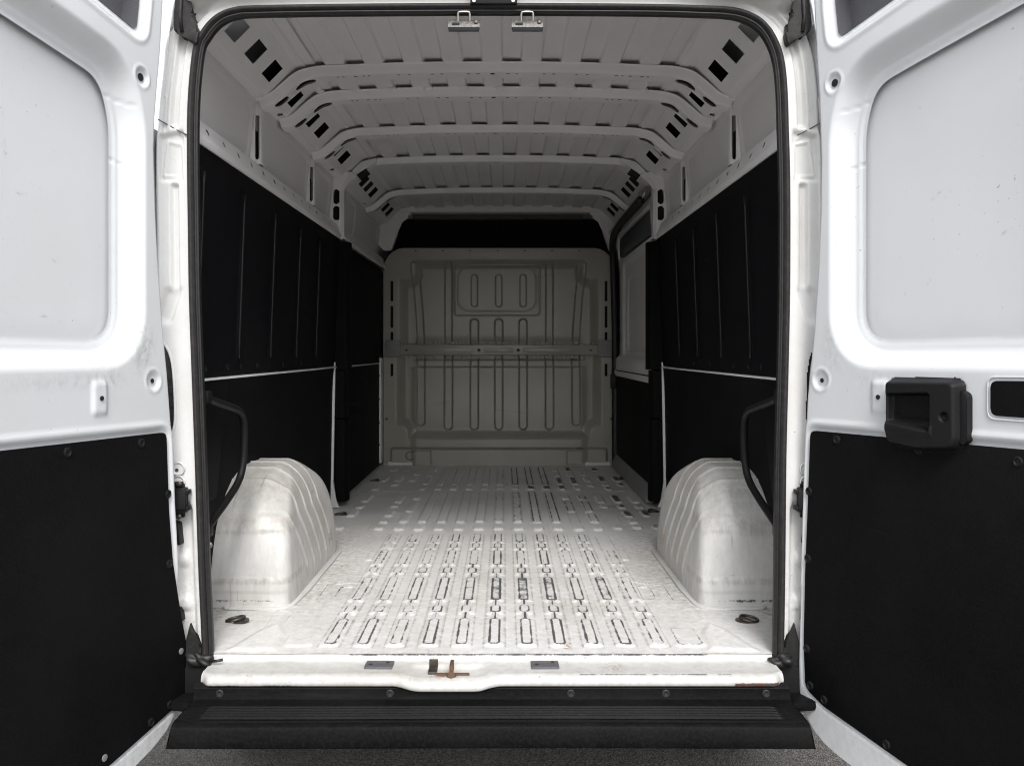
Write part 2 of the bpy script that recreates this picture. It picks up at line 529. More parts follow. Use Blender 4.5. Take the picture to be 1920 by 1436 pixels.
# ---- rubber seal round the opening: outer grey lip and inner black bulb
def sweep_contour(name, prof, m, parent, i0=0, i1=None):
    c = inn[i0:i1]
    t = np.gradient(c, axis=0); t /= np.linalg.norm(t, axis=1)[:, None]
    nrm = np.stack([-t[:, 1], t[:, 0]], 1)        # outward on the way up the left side
    P = np.zeros((len(c), len(prof), 3))
    for j, (o_, y_) in enumerate(prof):
        P[:, j, 0] = c[:, 0] + nrm[:, 0] * o_
        P[:, j, 2] = c[:, 1] + nrm[:, 1] * o_ + CZ
        P[:, j, 1] = y_
    return sheet(name, P, m, parent)
seal = sweep_contour('door_seal', [(.031, .035), (.030, .002), (.030, -.012), (.026, -.018), (.021, -.020), (.017, -.017), (.015, -.010), (.013, -.009), (.012, -.004)], M['rubber'], van)
sweep_contour('seal_bulb', [(.013, -.004), (.012, -.011), (.009, -.014), (.006, -.012), (.005, -.007), (.003, -.008), (.002, -.004), (.003, .006), (.006, .02)], M['black_rubber'], seal)

# torn rubber ends at the bottom corners
for sx in (-1, 1):
    bm = bmesh.new()
    bmesh.ops.create_icosphere(bm, subdivisions=4, radius=1)
    for v in bm.verts:
        p = v.co
        n1 = math.sin(p.x * 4 + sx) * .16 + math.sin(p.z * 3 + p.x * 5) * .2 + math.sin(p.y * 5 + p.z * 3) * .1
        v.co = p * (1 + n1)
        v.co.x *= .034; v.co.y *= .022; v.co.z *= .018
        v.co.z += .5 * max(0, -v.co.x * -sx - .0) * .6
    o = bm_obj('seal_end', bm, M['black_rubber'], seal, True)
    o.location = (sx * .798, -.018, FZ - .012)
    prism('seal_end', [(sx * .80, FZ - .05), (sx * .855, FZ - .045), (sx * .848, FZ + .02), (sx * .832, FZ + .09), (sx * .818, FZ + .05), (sx * .80, FZ + .02)], 'y', -.016, .0, M['black_rubber'], seal, .005)
tube('seal_shred', [(-.772, -.03, FZ - .010), (-.752, -.036, FZ - .007), (-.735, -.035, FZ - .004)], .004, M['black_rubber'], seal, 8)

# ---- hinge covers at the upper corners of the opening
for sx in (-1, 1):
    pts = [(.862, 2.40), (.866, 2.36), (.874, 2.30), (.872, 2.265), (.852, 2.258), (.838, 2.245), (.815, 2.228), (.808, 2.232), (.803, 2.26), (.815, 2.285), (.820, 2.31), (.826, 2.325), (.826, 2.40)]
    pts = [(sx * a, b) for a, b in pts]
    c = prism('hinge_cover', pts, 'y', -.028, .004, M['rubber'], van, .006)
    tube('cover_ridge', [(sx * .848, -.030, 2.39), (sx * .852, -.033, 2.30), (sx * .848, -.030, 2.262)], .005, M['rubber'], c, 8)
    put('cover_screw', lathe_mesh('cover_screw', [(.006, 0), (.006, .003)], 10), M['dark_metal'], (sx * .864, -.028, 2.37), (0, -1, 0), c)

# ---- header fittings
lamp = box('brake_light_housing', -.060, .068, -.030, .0, 2.338, 2.40, M['plastic'], van, .004)
for x in (-.05, .057):
    put('housing_screw', lathe_mesh('housing_screw', [(.005, 0), (.005, .002)], 10), M['metal'], (x, -.030, 2.346), (0, -1, 0), lamp)
for xc in (-.078, .096):
    bm = bmesh.new()
    prof = [(.012, 2.300), (-.012, 2.296), (-.018, 2.289), (-.020, 2.278), (-.014, 2.275)]
    th = .004
    for (a, b) in zip(prof[:-1], prof[1:]):
        f = [bm.verts.new((x, yy, z_)) for x, (yy, z_) in ((xc - .043, a), (xc + .043, a), (xc + .043, b), (xc - .043, b))]
        bm.faces.new(f)
    bmesh.ops.remove_doubles(bm, verts=bm.verts[:], dist=1e-5)
    bmesh.ops.solidify(bm, geom=bm.faces[:], thickness=th)
    cat = bm_obj('roof_catch', bm, M['worn_metal'], van, True)
    box('catch_front', xc - .042, xc + .042, -.0235, -.018, 2.265, 2.280, M['plastic'], cat, .002)
    tube('catch_loop', smooth_path([(xc - .016, -.014, 2.294), (xc - .016, -.018, 2.314), (xc - .011, -.019, 2.319), (xc + .011, -.019, 2.319), (xc + .016, -.018, 2.314), (xc + .016, -.014, 2.294)], 5), .0035, M['metal'], cat, 8)
    box('catch_slot', xc - .033, xc - .012, -.0245, -.018, 2.281, 2.289, M['hole_shade'], cat, .002)
    put('catch_bolt', lathe_mesh('catch_bolt', [(.007, 0), (.007, .005), (.004, .007)], 8), M['dark_metal'], (xc + .033, -.018, 2.291), (0, -1, .4), cat)

# ------------------------------------------------------------------ load floor
xs = linsp(-.936, .936, .004)
ys = np.concatenate([linsp(0, 1.55, .0045), linsp(1.56, BULK_Y + .03, .009)])
X, Y = np.meshgrid(xs, ys)
h = np.zeros(X.shape); wear = np.zeros(X.shape); dirt_and_shade = np.zeros(X.shape); rust = np.zeros(X.shape)
PITCH, X0 = .0938, .004
def pad(cx, y0, y1, hw=.019, raise_=.0085, slope=.009, w_edge=0.0, w_fill=0.0, r=.012):
    i0, i1 = np.searchsorted(ys, [y0 - .03, y1 + .03]); j0, j1 = np.searchsorted(xs, [cx - hw - .03, cx + hw + .03])
    if i1 <= i0 or j1 <= j0:
        return
    sl_ = (slice(i0, i1), slice(j0, j1))
    d = sd_box(X[sl_], Y[sl_], cx, (y0 + y1) / 2, hw, (y1 - y0) / 2, min(r, (y1 - y0) / 2, hw))
    h[sl_] = np.maximum(h[sl_], raise_ * (1 - ss(0, slope, d)))
    e = w_edge * (1 - ss(.0015, .0065, np.abs(d + .001)))
    f = w_fill * (1 - ss(-.004, -.001, d))
    wear[sl_] = np.maximum(wear[sl_], np.maximum(e, f))
near_long = [(.063, .284), (.483, .758), (.949, 1.174), (1.33, 1.485)]
near_small = [(.347, .425), (.816, .901), (1.212, 1.309)]
for k in range(-5, 6):
    cx = X0 + k * PITCH
    core = max(0, 1 - abs(k - .8) / 4.2)
    # rib base that the pads sit on
    j0, j1 = np.searchsorted(xs, [cx - .05, cx + .05])
    gl = (1 - ss(.001, .004, np.abs(np.abs(X[:, j0:j1] - cx) - .0305))) * ss(.03, .06, Y[:, j0:j1]) * (1 - ss(1.47, 1.49, Y[:, j0:j1]))
    dirt_and_shade[:, j0:j1] = np.maximum(dirt_and_shade[:, j0:j1], .75 * gl)
    h[:, j0:j1] -= .0012 * gl
    if abs(k) <= 4:
        g2 = (1 - ss(.001, .0035, np.abs(np.abs(X[:, j0:j1] - cx) - .0235))) * (ss(1.75, 1.77, Y[:, j0:j1]) * (1 - ss(2.62, 2.64, Y[:, j0:j1])) + ss(2.86, 2.88, Y[:, j0:j1]) * (1 - ss(3.64, 3.66, Y[:, j0:j1])))
        dirt_and_shade[:, j0:j1] = np.maximum(dirt_and_shade[:, j0:j1], .85 * g2)
    for n_, (a, b) in enumerate(near_long):
        if k == 5 and n_ == 3:
            continue
        pad(cx, a - .006, b + .006, .0255, .0030, .006)
        e = (.82 + .20 * core) * (1.0 if n_ < 2 else .88) * rng.uniform(.85, 1.05)
        fill = 0
        if n_ == 1 and k in (0, 1, 2, 4, -1):
            fill = {1: .60, 2: .50, 0: .50, 4: .52, -1: .44}[k]
        pad(cx, a, b, .0150, .0068, .0055, e, fill)
    for n_, (a, b) in enumerate(near_small):
        if k == 5 and n_ == 2:
            continue
        pad(cx, a - .002, b + .002, .0255, .0030, .006)
        pad(cx, a + .008, b - .008, 0.0150, .0068, .0055, (.72 + .28 * core) * rng.uniform(.88, 1.05) * (1 if n_ < 2 else .9), 0)
    # worn necks between pads
    for (a, b) in ((.284, .347), (.425, .483), (.758, .816), (.901, .949), (1.174, 1.212), (1.309, 1.33)):
        if k == 5 and a > 1.1:
            continue
        pad(cx, a - .004, b + .004, .006, .0060, .005, 0, (.68 + .4 * core) * rng.uniform(.85, 1.1), .004)
for k in range(-8, 9):
    cx = X0 + k * PITCH
    if -5 <= k <= 5:
        dark = max(0.18, min(1, (k + 2.2) / 3.6))
        pad(cx, 1.587, 1.66, .020, .0085, .008, .5 * rng.random(), 0)
        if -4 <= k <= 3:
            pad(cx, 1.76, 2.62, .018, .0085, .008, .95 * dark * rng.uniform(.7, 1) , .45 * dark * (rng.random() < .4))
            pad(cx, 2.70, 2.82, .019, .0085, .008, .6 * dark, .7 * dark * (rng.random() < .6))
            pad(cx, 2.87, 3.64, .018, .0085, .008, .95 * dark, .55 * dark * (rng.random() < .5))
        else:
            for (a, b) in ((1.76, 1.95), (2.02, 2.30), (2.38, 2.50), (2.70, 2.82), (2.9, 3.15), (3.22, 3.40), (3.45, 3.62)):
                if rng.random() < .9:
                    pad(cx, a, b, .018, .0085, .008, .8 * (k > 0) * rng.random(), .7 * (k > 0) * (rng.random() < .35))
    else:
        for (a, b) in ((1.60, 1.66), (1.74, 1.80), (1.90, 2.04), (2.14, 2.22), (2.30, 2.50), (2.70, 2.78), (2.84, 2.92), (3.02, 3.2), (3.3, 3.36), (3.48, 3.6)):
            if abs(k) < 9 and rng.random() < .72:
                off = rng.uniform(-.02, .02)
                pad(cx, a + off, b + off, .017, .0085, .008, .8 * (k > 0) * rng.random(), .75 * (k > 0) * (rng.random() < .4))
for sx in (-1, 1):
    pad(sx * .56 + X0, .06, .20, .034, .005, .014, .55 if sx > 0 else 0)
    pad(sx * .50 + .005, 1.03, 1.20, .026, .004, .010, .5)
    pad(sx * .655, .02, .24, .055, -.0, .02)
    # inspection plates beside the arches
    P5 = [(sx * .44, .52), (sx * .60, .50), (sx * .60, .68), (sx * .50, .72), (sx * .435, .66)]
    d = sd_poly(X, Y, P5)
    h -= .002 * (1 - ss(-.006, 0, d))
    wear = np.maximum(wear, .72 * (1 - ss(.001, .0035, np.abs(d))))
    d = sd_box(X, Y, sx * .525, .60, .022, .07, .02)
    h -= .004 * (1 - ss(-.004, .002, d)); wear = np.maximum(wear, .7 * (1 - ss(.001, .004, np.abs(d))))
    d2 = np.abs(sx * X - (.44 + (Y - .52) * .5)); 
    # sloping swages in the rear corners
    d = sd_poly(X, Y, [(sx * .60, .015), (sx * .75, .015), (sx * .70, .20), (sx * .66, .27), (sx * .61, .16)])
    h += .006 * (1 - ss(-.02, .004, d))
    d = sd_box(X, Y, sx * .785, .284, .034, .030, .03)
    h -= .007 * (1 - ss(-.012, .004, d))
# floor sheet laps
for yy in (1.50, 2.65):
    h += .0025 * ss(yy - .003, yy + .003, Y)
    wear = np.maximum(wear, .66 * (1 - ss(.0015, .005, np.abs(Y - yy))) * (nrng.rand(*X.shape) * .2 + .8))
h -= .0025 * ss(1.50 - .003, 1.50 + .003, Y)
# low swell and dents
h += .0010 * np.sin(X * 9 + 1.3) * np.sin(Y * 5.1) + .0007 * np.sin(X * 23 + Y * 13)
dirt_and_shade += .55 * ss(.42, .70, np.abs(X)) * ss(.2, .6, Y) * (1 - ss(1.3, 2.0, Y))
dirt_and_shade += .30 * (1 - ss(.7, 2.0, Y)) + .35 * ss(.1, .8, X) * ss(1.5, 2.2, Y)  # near end toned down to even out light falloff; far right is grime
dirt_and_shade += .5 * (1 - ss(.0, .05, .885 - np.abs(X)))
for (rx, ry, rr) in ((.212, .055, .030), (.30, 3.2, .05), (.62, 2.2, .06), (-.60, .95, .02)):
    rust += .9 * (1 - ss(rr * .2, rr, np.hypot((X - rx) * 1.8, Y - ry)))
P = np.stack([X, Y, FZ + h], -1)
floor = sheet('load_floor', P, M['floor'], van, attrs={'wear': wear, 'dirt_and_shade': np.clip(dirt_and_shade, 0, 1), 'rust': np.clip(rust, 0, 1)})
floor['label'] = 'ribbed white load floor with worn dark rib edges'
# dark lashing rings lying in their dishes
ringm = tube_mesh('lashing_ring', [(math.cos(a) * .027, math.sin(a) * .020, 0) for a in np.linspace(0, 2 * math.pi, 28)[:-1]], .0045, 8, True)
bosm = lathe_mesh('ring_boss', [(.024, 0), (.024, .004), (.017, .007), (.011, .0075), (.010, .011), (.004, .012)], 18)
for (x, yy, a) in ((-.785, .284, .4), (.775, .284, 2.9), (-.79, 1.96, .2), (.79, 2.03, 3.0), (-.79, 3.06, .3), (.79, 3.12, 2.9)):
    b = put('lashing_point', bosm, M['dark_metal'], (x, yy, FZ - .001), (0, 0, 1), van)
    r_ = link('lashing_ring', ringm, M['dark_metal'], b)
    r_.location = (.018 * math.cos(a), .010 * math.sin(a), .008)
    r_.rotation_euler = (.10, .14, a)

# ------------------------------------------------------------------ rear sill
xs = linsp(-.772, .774, .006)
prof = [(.012, -.002), (.004, -.002), (.0, -.006), (-.003, -.015), (-.010, -.0185), (-.03, -.0185), (-.06, -.019), (-.082, -.0185), (-.094, -.018), (-.104, -.020), (-.111, -.024), (-.115, -.031), (-.116, -.039), (-.111, -.046), (-.09, -.049)]
prof = np.array([(p.x, p.y) for p in smooth_path([(a, b, 0) for a, b in prof], 4)])
P = np.zeros((len(xs), len(prof), 3))
P[..., 0] = xs[:, None]; P[..., 1] = prof[None, :, 0]; P[..., 2] = FZ + prof[None, :, 1]
bulge = ss(-.265, -.205, xs) * (1 - ss(-.035, .03, xs))
tt = np.linspace(0, 1, len(prof))[None, :]
lipw = ss(.45, .62, tt)
P[..., 1] -= .011 * bulge[:, None] * lipw
P[..., 2] -= .005 * bulge[:, None] * lipw
dish = ss(-.235, -.185, xs) * (1 - ss(-.05, .0, xs))
P[..., 2] -= .010 * dish[:, None] * ss(-.022, -.04, P[..., 1]) * (1 - ss(-.085, -.10, P[..., 1]) * .5)
endr = ss(.745, .772, np.abs(xs))[:, None]
P[..., 1] += .02 * endr * lipw
Xg, Yg = P[..., 0], P[..., 1]
swear = .8 * (1 - ss(.001, .004, np.abs(Yg + .100))) * ((np.abs(Xg - .32) < .09) | (np.abs(Xg - .50) < .075) | (np.abs(Xg - .62) < .02)) \
    + .74 * (1 - ss(.001, .003, np.abs(prof[None, :, 1] + .004))) * (np.abs(Xg - .1) < .5) + .9 * (1 - ss(.003, .007, np.abs(prof[None, :, 1] + .040))) * (np.abs(Xg - .70) < .06) \
    + .70 * (1 - ss(.001, .003, np.abs(prof[None, :, 1] + .043))) * (np.abs(Xg + .62) < .13)
srust = .9 * (1 - ss(.01, .06, np.hypot(Xg + .12, (Yg + .08) * 1.5))) + .5 * (1 - ss(.004, .05, np.hypot(Xg - .33, Yg + .05))) + .9 * (1 - ss(.002, .008, np.abs(prof[None, :, 1] + .042))) * (np.abs(Xg - .70) < .06)
sill = sheet('rear_sill', P, M['arch'], van, attrs={'wear': np.clip(swear, 0, 1), 'rust': np.clip(srust, 0, 1), 'dirt_and_shade': .28 + 0 * Xg})
for xc, rot in ((-.307, -.02), (.143, .02)):
    o = box('buffer_pad', -.038, .038, -.024, .024, 0, .007, M['grey'], sill, .002)
    o.location = (xc, -.040, FZ - .0195); o.rotation_euler = (0, 0, rot)
    for dx, dy in ((-.022, -.006), (.022, .010)):
        put('pad_screw', lathe_mesh('pad_screw', [(.005, 0), (.005, .001)], 10), M['dark_metal'], (dx, dy, .007), (0, 0, 1), o)
# rusty latch bracket
bm = bmesh.new()
add_box(bm, -.172, -.148, -.075, -.028, FZ - .030, FZ - .021, .002)
add_box(bm, -.172, -.148, -.034, -.028, FZ - .024, FZ - .004, .002)
lat = bm_obj('latch_bracket', bm, M['dark_metal'], sill, True)
bm = bmesh.new()
add_box(bm, -.150, -.060, -.082, -.071, FZ - .033, FZ - .024, .004)
add_box(bm, -.114, -.104, -.078, -.030, FZ - .028, FZ - .004, .003)
bm_obj('latch_arm', bm, M['rust'], sill, True)
put('latch_pin', lathe_mesh('latch_pin', [(.013, 0), (.013, .005), (.010, .009), (.004, .009)], 14), M['rust'], (-.108, -.092, FZ - .030), (0, -.55, 1), sill)

# ------------------------------------------------------------------ black bumper step
TX = .785
xs = linsp(-TX, TX, .008)
pr = [(-.098, -.040), (-.108, -.048), (-.112, -.052), (-.113, -.064), (-.116, -.078), (-.124, -.080)]
yy = -.132
n_g = 5
pr += [(-.150, -.0805), (-.156, -.0805)]
for i in range(n_g):
    y0 = -.160 - i * .0145
    pr += [(y0, -.0805), (y0 - .0020, -.0750), (y0 - .0060, -.0750), (y0 - .0085, -.0805), (y0 - .012, -.0815)]
pr += [(-.236, -.080), (-.246, -.079), (-.256, -.080), (-.263, -.085), (-.266, -.094), (-.268, -.115), (-.270, -.128), (-.268, -.135), (-.258, -.138), (-.10, -.138)]
pr = np.array(pr)
P = np.zeros((len(xs), len(pr), 3))
t_f = ss(-.10, -.27, pr[:, 0])
flare = .018 * ss(-.10, -.16, pr[:, 1])
P[..., 0] = xs[:, None] * (1 + (flare[None, :] / TX))
P[..., 1] = pr[None, :, 0]
P[..., 2] = FZ + pr[None, :, 1]
# raised grooves stop short of the ends
gr = (pr[:, 1] > -.0785) & (pr[:, 0] < -.157) & (pr[:, 0] > -.234)
P[..., 2] -= .004 * gr[None, :] * ss(.715, .735, np.abs(xs))[:, None]
P[..., 2] += .0012 * np.sin(xs * 4.1 + 1)[:, None] * t_f[None, :]
bump_step = sheet('bumper_step', P, M['bumper'], van)
bump_step.data.set_sharp_from_angle(angle=R(35))
bump_step['label'] = 'black plastic rear bumper step with five moulded tread lines'
for sx in (-1, 1):
    bm = bmesh.new()
    pts = [(-.098, -.040), (-.112, -.052), (-.116, -.079), (-.246, -.079), (-.263, -.085), (-.270, -.128), (-.258, -.138), (-.10, -.138)]
    bm.faces.new([bm.verts.new((sx * (TX + .018 * float(ss(-.10, -.16, b))), a, FZ + b)) for a, b in pts])
    bm_obj('bumper_end', bm, M['bumper'], bump_step)
    prism('bumper_corner', [(sx * .79, -.09), (sx * .80, .03), (sx * .97, .12), (sx * .985, .03), (sx * .90, -.07)], 'z', .425, FZ - .10, M['bumper'], bump_step, .012)
clipm = lathe_mesh('trim_clip', [(.0105, 0), (.0105, .003), (.008, .0045), (.0072, .003), (.0045, .003), (.003, .001)], 16)
for xc, m_ in ((-.716, 'rubber'), (-.268, 'rubber'), (.208, 'rubber'), (.458, 'step_grey'), (.722, 'rubber')):
    put('trim_clip', clipm, M[m_], (xc, -.1125, FZ - .0635), (0, -1, .05), bump_step)

# ------------------------------------------------------------------ wheel arches
def arch(sx):
    A = np.linspace(0, math.pi, 230); E_ = np.linspace(0, math.pi / 2, 110)
    def rem(a, p):       # spread samples evenly on a superellipse corner
        c, s_ = np.cos(a), np.sin(a)
        r = (np.abs(c) ** p + np.abs(s_) ** p) ** (-1 / p)
        return c * r, s_ * r
    ca, sa = rem(A, 18.0)
    cy, sz = rem(E_, 2.6)
    cx2, _ = rem(E_, 5.0)
    ux = np.linspace(0, 1, 110)
    # plan position
    Xa = -.925 + .260 * sa[:, None] * np.interp(cy, [0, 1], [0, 1])[None, :] ** .17
    Ya = .805 + .395 * ca[:, None] * cy[None, :]
    Za = .425 * sz[None, :] + 0 * Xa
    # the top leans up to the wall, the inner face leans out
    Xa = Xa - .024 * (Za / .42) ** 1.5
    Za = Za * (1 - .10 * ss(-.80, -.70, Xa))
    # raised welts over the top and down the inner face
    qv = Ya + .75 * np.minimum(Za, .27)
    ridge = np.zeros(Xa.shape)
    inner = ss(-.74, -.70, Xa) + ss(.33, .37, Za)
    for q0 in (.70, .80, .90, 1.0, 1.10):
        ridge = np.maximum(ridge, 1 - ss(.003, .009, np.abs(qv - q0 - .02 * np.sin(Za * 9))))
    ridge *= np.clip(inner, 0, 1) * ss(.03, .08, Za)
    rear = (Ya < .60) & (Za < .36)
    band = (1 - ss(.0, .005, np.abs(Za - .265 + .1 * (Xa + .8) ** 2) - .022)) * rear + (1 - ss(0, .004, np.abs(Za - .072) - .020)) * rear
    nx = ss(-.78, -.68, Xa) * (1 - ss(.30, .37, Za)); nz = ss(.28, .37, Za)
    Xa = Xa + .005 * ridge * nx
    Za = Za + .005 * ridge * nz
    Ya = Ya - .0035 * band
    dirt_and_shade = .28 * (1 - ss(.0, .02, np.abs(Za - .255) - .018)) * rear + .40 * (1 - ss(.0, .008, np.abs(Za - .086) - .006)) * rear + .22 + .2 * nz + .25 * ss(.3, .02, Za) * ss(-.70, -.665, Xa)
    wr = .66 * (1 - ss(.002, .006, np.abs(Za - .022))) * rear * (Xa < -.72)
    rs = .8 * (1 - ss(.01, .05, np.hypot(Ya - 1.05, Za - .09)))
    P = np.stack([sx * -Xa * 1.0, Ya, FZ + Za], -1)
    o = sheet('wheel_arch', P, M['arch'], van, attrs={'dirt_and_shade': np.clip(dirt_and_shade, 0, 1), 'wear': wr, 'rust': rs})
    # welded foot flange
    fl = [(sx * .885, .385), (sx * .70, .385), (sx * .655, .42), (sx * .645, .60), (sx * .645, 1.20), (sx * .885, 1.22)]
    prism('arch_flange', round_poly(fl, .03, 4), 'z', FZ + .001, FZ + .008, M['arch'], o, .002)
    return o
arch(-1); arch(1)

# ------------------------------------------------------------------ side walls
def wall_x(Z):        # half width of the lined wall: leans in towards the top
    return .876 - .026 * np.clip((Z + .087) / .70, 0, 1)
boltm = lathe_mesh('panel_bolt', [(.0105, 0), (.0105, .003), (.006, .0045), (.005, .002), (.002, .002)], 12)
B0, B1 = 2.15, 2.27   # B-pillar
for sx in (-1, 1):
    # upper liner with upright swages
    def upper(y0, y1, name, ribs):
        ya = linsp(y0, y1, .006); za = linsp(-.080, .602, .012)
        YY, ZZ = np.meshgrid(ya, za)
        xx = wall_x(ZZ)
        for yr in ribs:
            d = sd_box(YY, ZZ, yr, .25, .007, .285, .007)
            xx = xx - .010 * (1 - ss(-.005, .003, d))
        o = sheet(name, np.stack([sx * xx, YY, CZ + ZZ], -1), M['liner'], van)
        for yr in ribs:
            tb_ = [(sx * (float(wall_x(np.array(z_))) - .0085), yr, CZ + z_) for z_ in np.linspace(-.025, .525, 14)]
            tube('liner_rib', tb_, .0050, M['bead'], o, 8)
        return o
    up = upper(.03, B0 + .02, 'upper_liner', (.13, .51, .89, 1.285, 1.66))
    for yb in (.10, .22, .42, .56, .75, 1.1, 1.4):
        put('panel_bolt', boltm, M['plastic'], (sx * .875, yb, CZ - .053), (-sx, 0, 0), up)
    # painted ledge showing between the boards
    led = box('wall_ledge', min(sx * .868, sx * .905), max(sx * .864, sx * .905), .045, B0, CZ - .0905, CZ - .0835, M['primer'], van, .001)
    # lower board
    ya = linsp(.05, B0 - .015, .05); ts = np.linspace(0, 1, 12)
    YY, TT = np.meshgrid(ya, ts)
    xb = .893 + .036 * (1 - ss(.5, 1.5, YY))
    sheet('lower_liner', np.stack([sx * (.876 * (1 - TT ** .45) + xb * TT ** .45), YY, (CZ - .0915) * (1 - TT) + FZ * TT], -1), M['liner'], van)
    # trim panel of the rear pillar, behind the grab handle
    prism('pillar_trim', [(sx * .862, CZ - .095), (sx * .872, CZ - .095), (sx * .912, FZ + .36), (sx * .902, FZ + .36)], 'y', .03, .40, M['liner'], van, .002)
    # grab handle
    hp = [(.815, .06, -.130), (.812, .13, -.148), (.806, .25, -.172), (.802, .32, -.190), (.800, .355, -.225), (.800, .362, -.30), (.802, .350, -.37), (.806, .315, -.415), (.81, .22, -.455), (.815, .13, -.487), (.818, .07, -.510)]
    gh = tube('grab_handle', smooth_path([(sx * a, b, CZ + c_) for a, b, c_ in hp], 5), .0115, M['plastic'], van, 14)
    for (b, c_) in ((.06, -.130), (.07, -.510)):
        box('handle_foot', min(sx * .80, sx * .875), max(sx * .80, sx * .875), b - .02, b + .014, CZ + c_ - .018, CZ + c_ + .018, M['plastic'], gh, .006)
    put('pillar_bolt', lathe_mesh('pillar_bolt', [(.009, 0), (.009, .006), (.005, .008)], 8), M['metal'], (sx * .80, .045, FZ + .29), (-sx * .5, -1, 0), van)

    # belt rail above the liner: upright face, then a drilled slope going up and out
    rp = [(.853, .600), (.845, .598), (.842, .603), (.841, .618), (.845, .627), (.848, .631), (.864, .674), (.872, .682), (.915, .686)]
    def rail(y0, y1):
        ya = linsp(y0, y1, .006)
        pp = np.array([(p.x, p.y) for p in smooth_path([(a, b, 0) for a, b in rp], 6)])
        P = np.zeros((len(ya), len(pp), 3))
        P[..., 0] = sx * pp[None, :, 0]; P[..., 1] = ya[:, None]; P[..., 2] = CZ + pp[None, :, 1]
        cy_, cz_ = cells(P[..., 1]), cells(P[..., 2]) - CZ
        kp = np.ones(cy_.shape, bool)
        for i in range(40):
            yh = .19 + i * .145
            kp &= np.hypot((cy_ - yh) / .008, (cz_ - .653) / .010) > 1
        return sheet('belt_rail', P, M['primer'], van, keep=kp)
    rail(.03, B0 + .04)
    if sx < 0:
        rail(B1 - .02, BULK_Y)
    # outer skin showing above the rail (inner face of the side panel)
    ya = linsp(.0, 4.4 if sx < 0 else B1 + .05, .008); zs = linsp(.60, .99, .006)
    YY, ZZ = np.meshgrid(ya, zs)
    gv = np.zeros(YY.shape)
    for a_, b_ in ((-.2, .74), (.865, 1.60), (1.725, 2.10), (2.36, 2.85), (2.95, 3.70)):
        d = sd_box(YY, ZZ, (a_ + b_) / 2, .80, (b_ - a_) / 2, .095, .04)
        gv += .006 * (1 - ss(-.004, .004, d))
    sheet('side_skin', np.stack([sx * (.915 - .10 * (ZZ - .60) + gv), YY, CZ + ZZ], -1), M['primer'], van)
    # wall behind everything, so that no gap opens onto daylight
    ya = linsp(.0, 4.4, .2); zs = linsp(-.90, .62, .1)
    YY, ZZ = np.meshgrid(ya, zs)
    sheet('inner_wall', np.stack([sx * (.945 + 0 * ZZ), YY, CZ + ZZ], -1), M['primer'], van)

    # cant rail between side and roof, with square cut-outs
    cp = [(.902, .918), (.885, .925), (.870, .932), (.850, .938), (.830, .946), (.745, 1.030), (.724, 1.043), (.700, 1.049), (.66, 1.052)]
    pp = np.array([(p.x, p.y) for p in smooth_path([(a, b, 0) for a, b in cp], 8)])
    ya = linsp(.03, BULK_Y + .12, .008)
    P = np.zeros((len(ya), len(pp), 3))
    P[..., 0] = sx * pp[None, :, 0]; P[..., 1] = ya[:, None]; P[..., 2] = CZ + pp[None, :, 1]
    # lengthwise crease
    cx_, cy_ = np.abs(cells(P[..., 0])), cells(P[..., 1])
    kp = np.ones(cx_.shape, bool)
    holes = [(.256, .05), (.445, .05), (.635, .048), (.945, .052), (1.243, .05), (1.43, .05), (1.778, .05), (1.956, .05), (2.40, .03), (2.56, .05), (2.71, .05), (2.89, .05), (3.26, .05), (3.43, .05), (3.62, .05)]
    for yh, hl in holes:
        kp &= sd_box(cx_, cy_, .788, yh, .027, hl, .006) > 0
    for yh in (.17, 1.0, 2.0, 2.2, 3.0):
        kp &= np.hypot((cx_ - .858) / .011, (cy_ - yh) / .014) > 1
    sheet('cant_rail', P, M['primer'], van, keep=kp)
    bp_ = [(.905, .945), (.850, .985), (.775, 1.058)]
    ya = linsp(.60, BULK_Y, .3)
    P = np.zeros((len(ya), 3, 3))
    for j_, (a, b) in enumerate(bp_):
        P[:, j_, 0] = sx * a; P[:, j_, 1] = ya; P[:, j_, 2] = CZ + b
    sheet('rail_cavity_shade', P, M['hole_shade'], van)  # added dark sheet, stands in for shade behind the rail cut-outs
    # upright posts between belt rail and cant rail
    for yp in (.80, 1.66):
        za = linsp(.690, .935, .006); aa = np.linspace(0, 1, 25)
        pw = [(.912, -.040), (.890, -.034), (.884, -.026), (.872, -.020), (.868, -.012), (.868, .012), (.872, .020), (.884, .026), (.890, .034), (.912, .040)]
        pp2 = np.array([(p.x, p.y) for p in smooth_path([(a, b, 0) for a, b in pw], 5)])
        ZZ = np.repeat(za[:, None], len(pp2), 1)
        P = np.stack([sx * (pp2[None, :, 0] + .010 * ss(.9, .935, ZZ) * 0), yp + pp2[None, :, 1] + 0 * ZZ, CZ + ZZ], -1)
        cz_ = cells(ZZ); cyy = cells(P[..., 1]) - yp
        kp = sd_box(cyy, cz_, -.026, .79, .0045, .080, .004) > 0
        po = sheet('window_post', P, M['primer'], van, keep=kp)
        box('post_slot_back', min(sx * .893, sx * .905), max(sx * .893, sx * .905), yp - .030, yp + .03, CZ + .70, CZ + .88, M['hole_shade'], po, .001)
        box('post_head', min(sx * .855, sx * .912), max(sx * .855, sx * .912), yp - .045, yp + .045, CZ + .922, CZ + .938, M['primer'], po, .006)

    # B-pillar: painted upper half with two oval openings, black trim below
    za = linsp(.600, .960, .005); oa = linsp(0, .095, .005)
    OO, ZZ = np.meshgrid(oa, za)
    wid = .072 + .05 * ss(.86, .95, ZZ)
    f = OO / .095
    Xp = .905 - wid * f - .02 * ss(.62, .60, ZZ)
    Yp = B0 + .010 + .014 * (f * 2 - 1) ** 2 * 0 + .03 * ss(.75, 1.0, f)
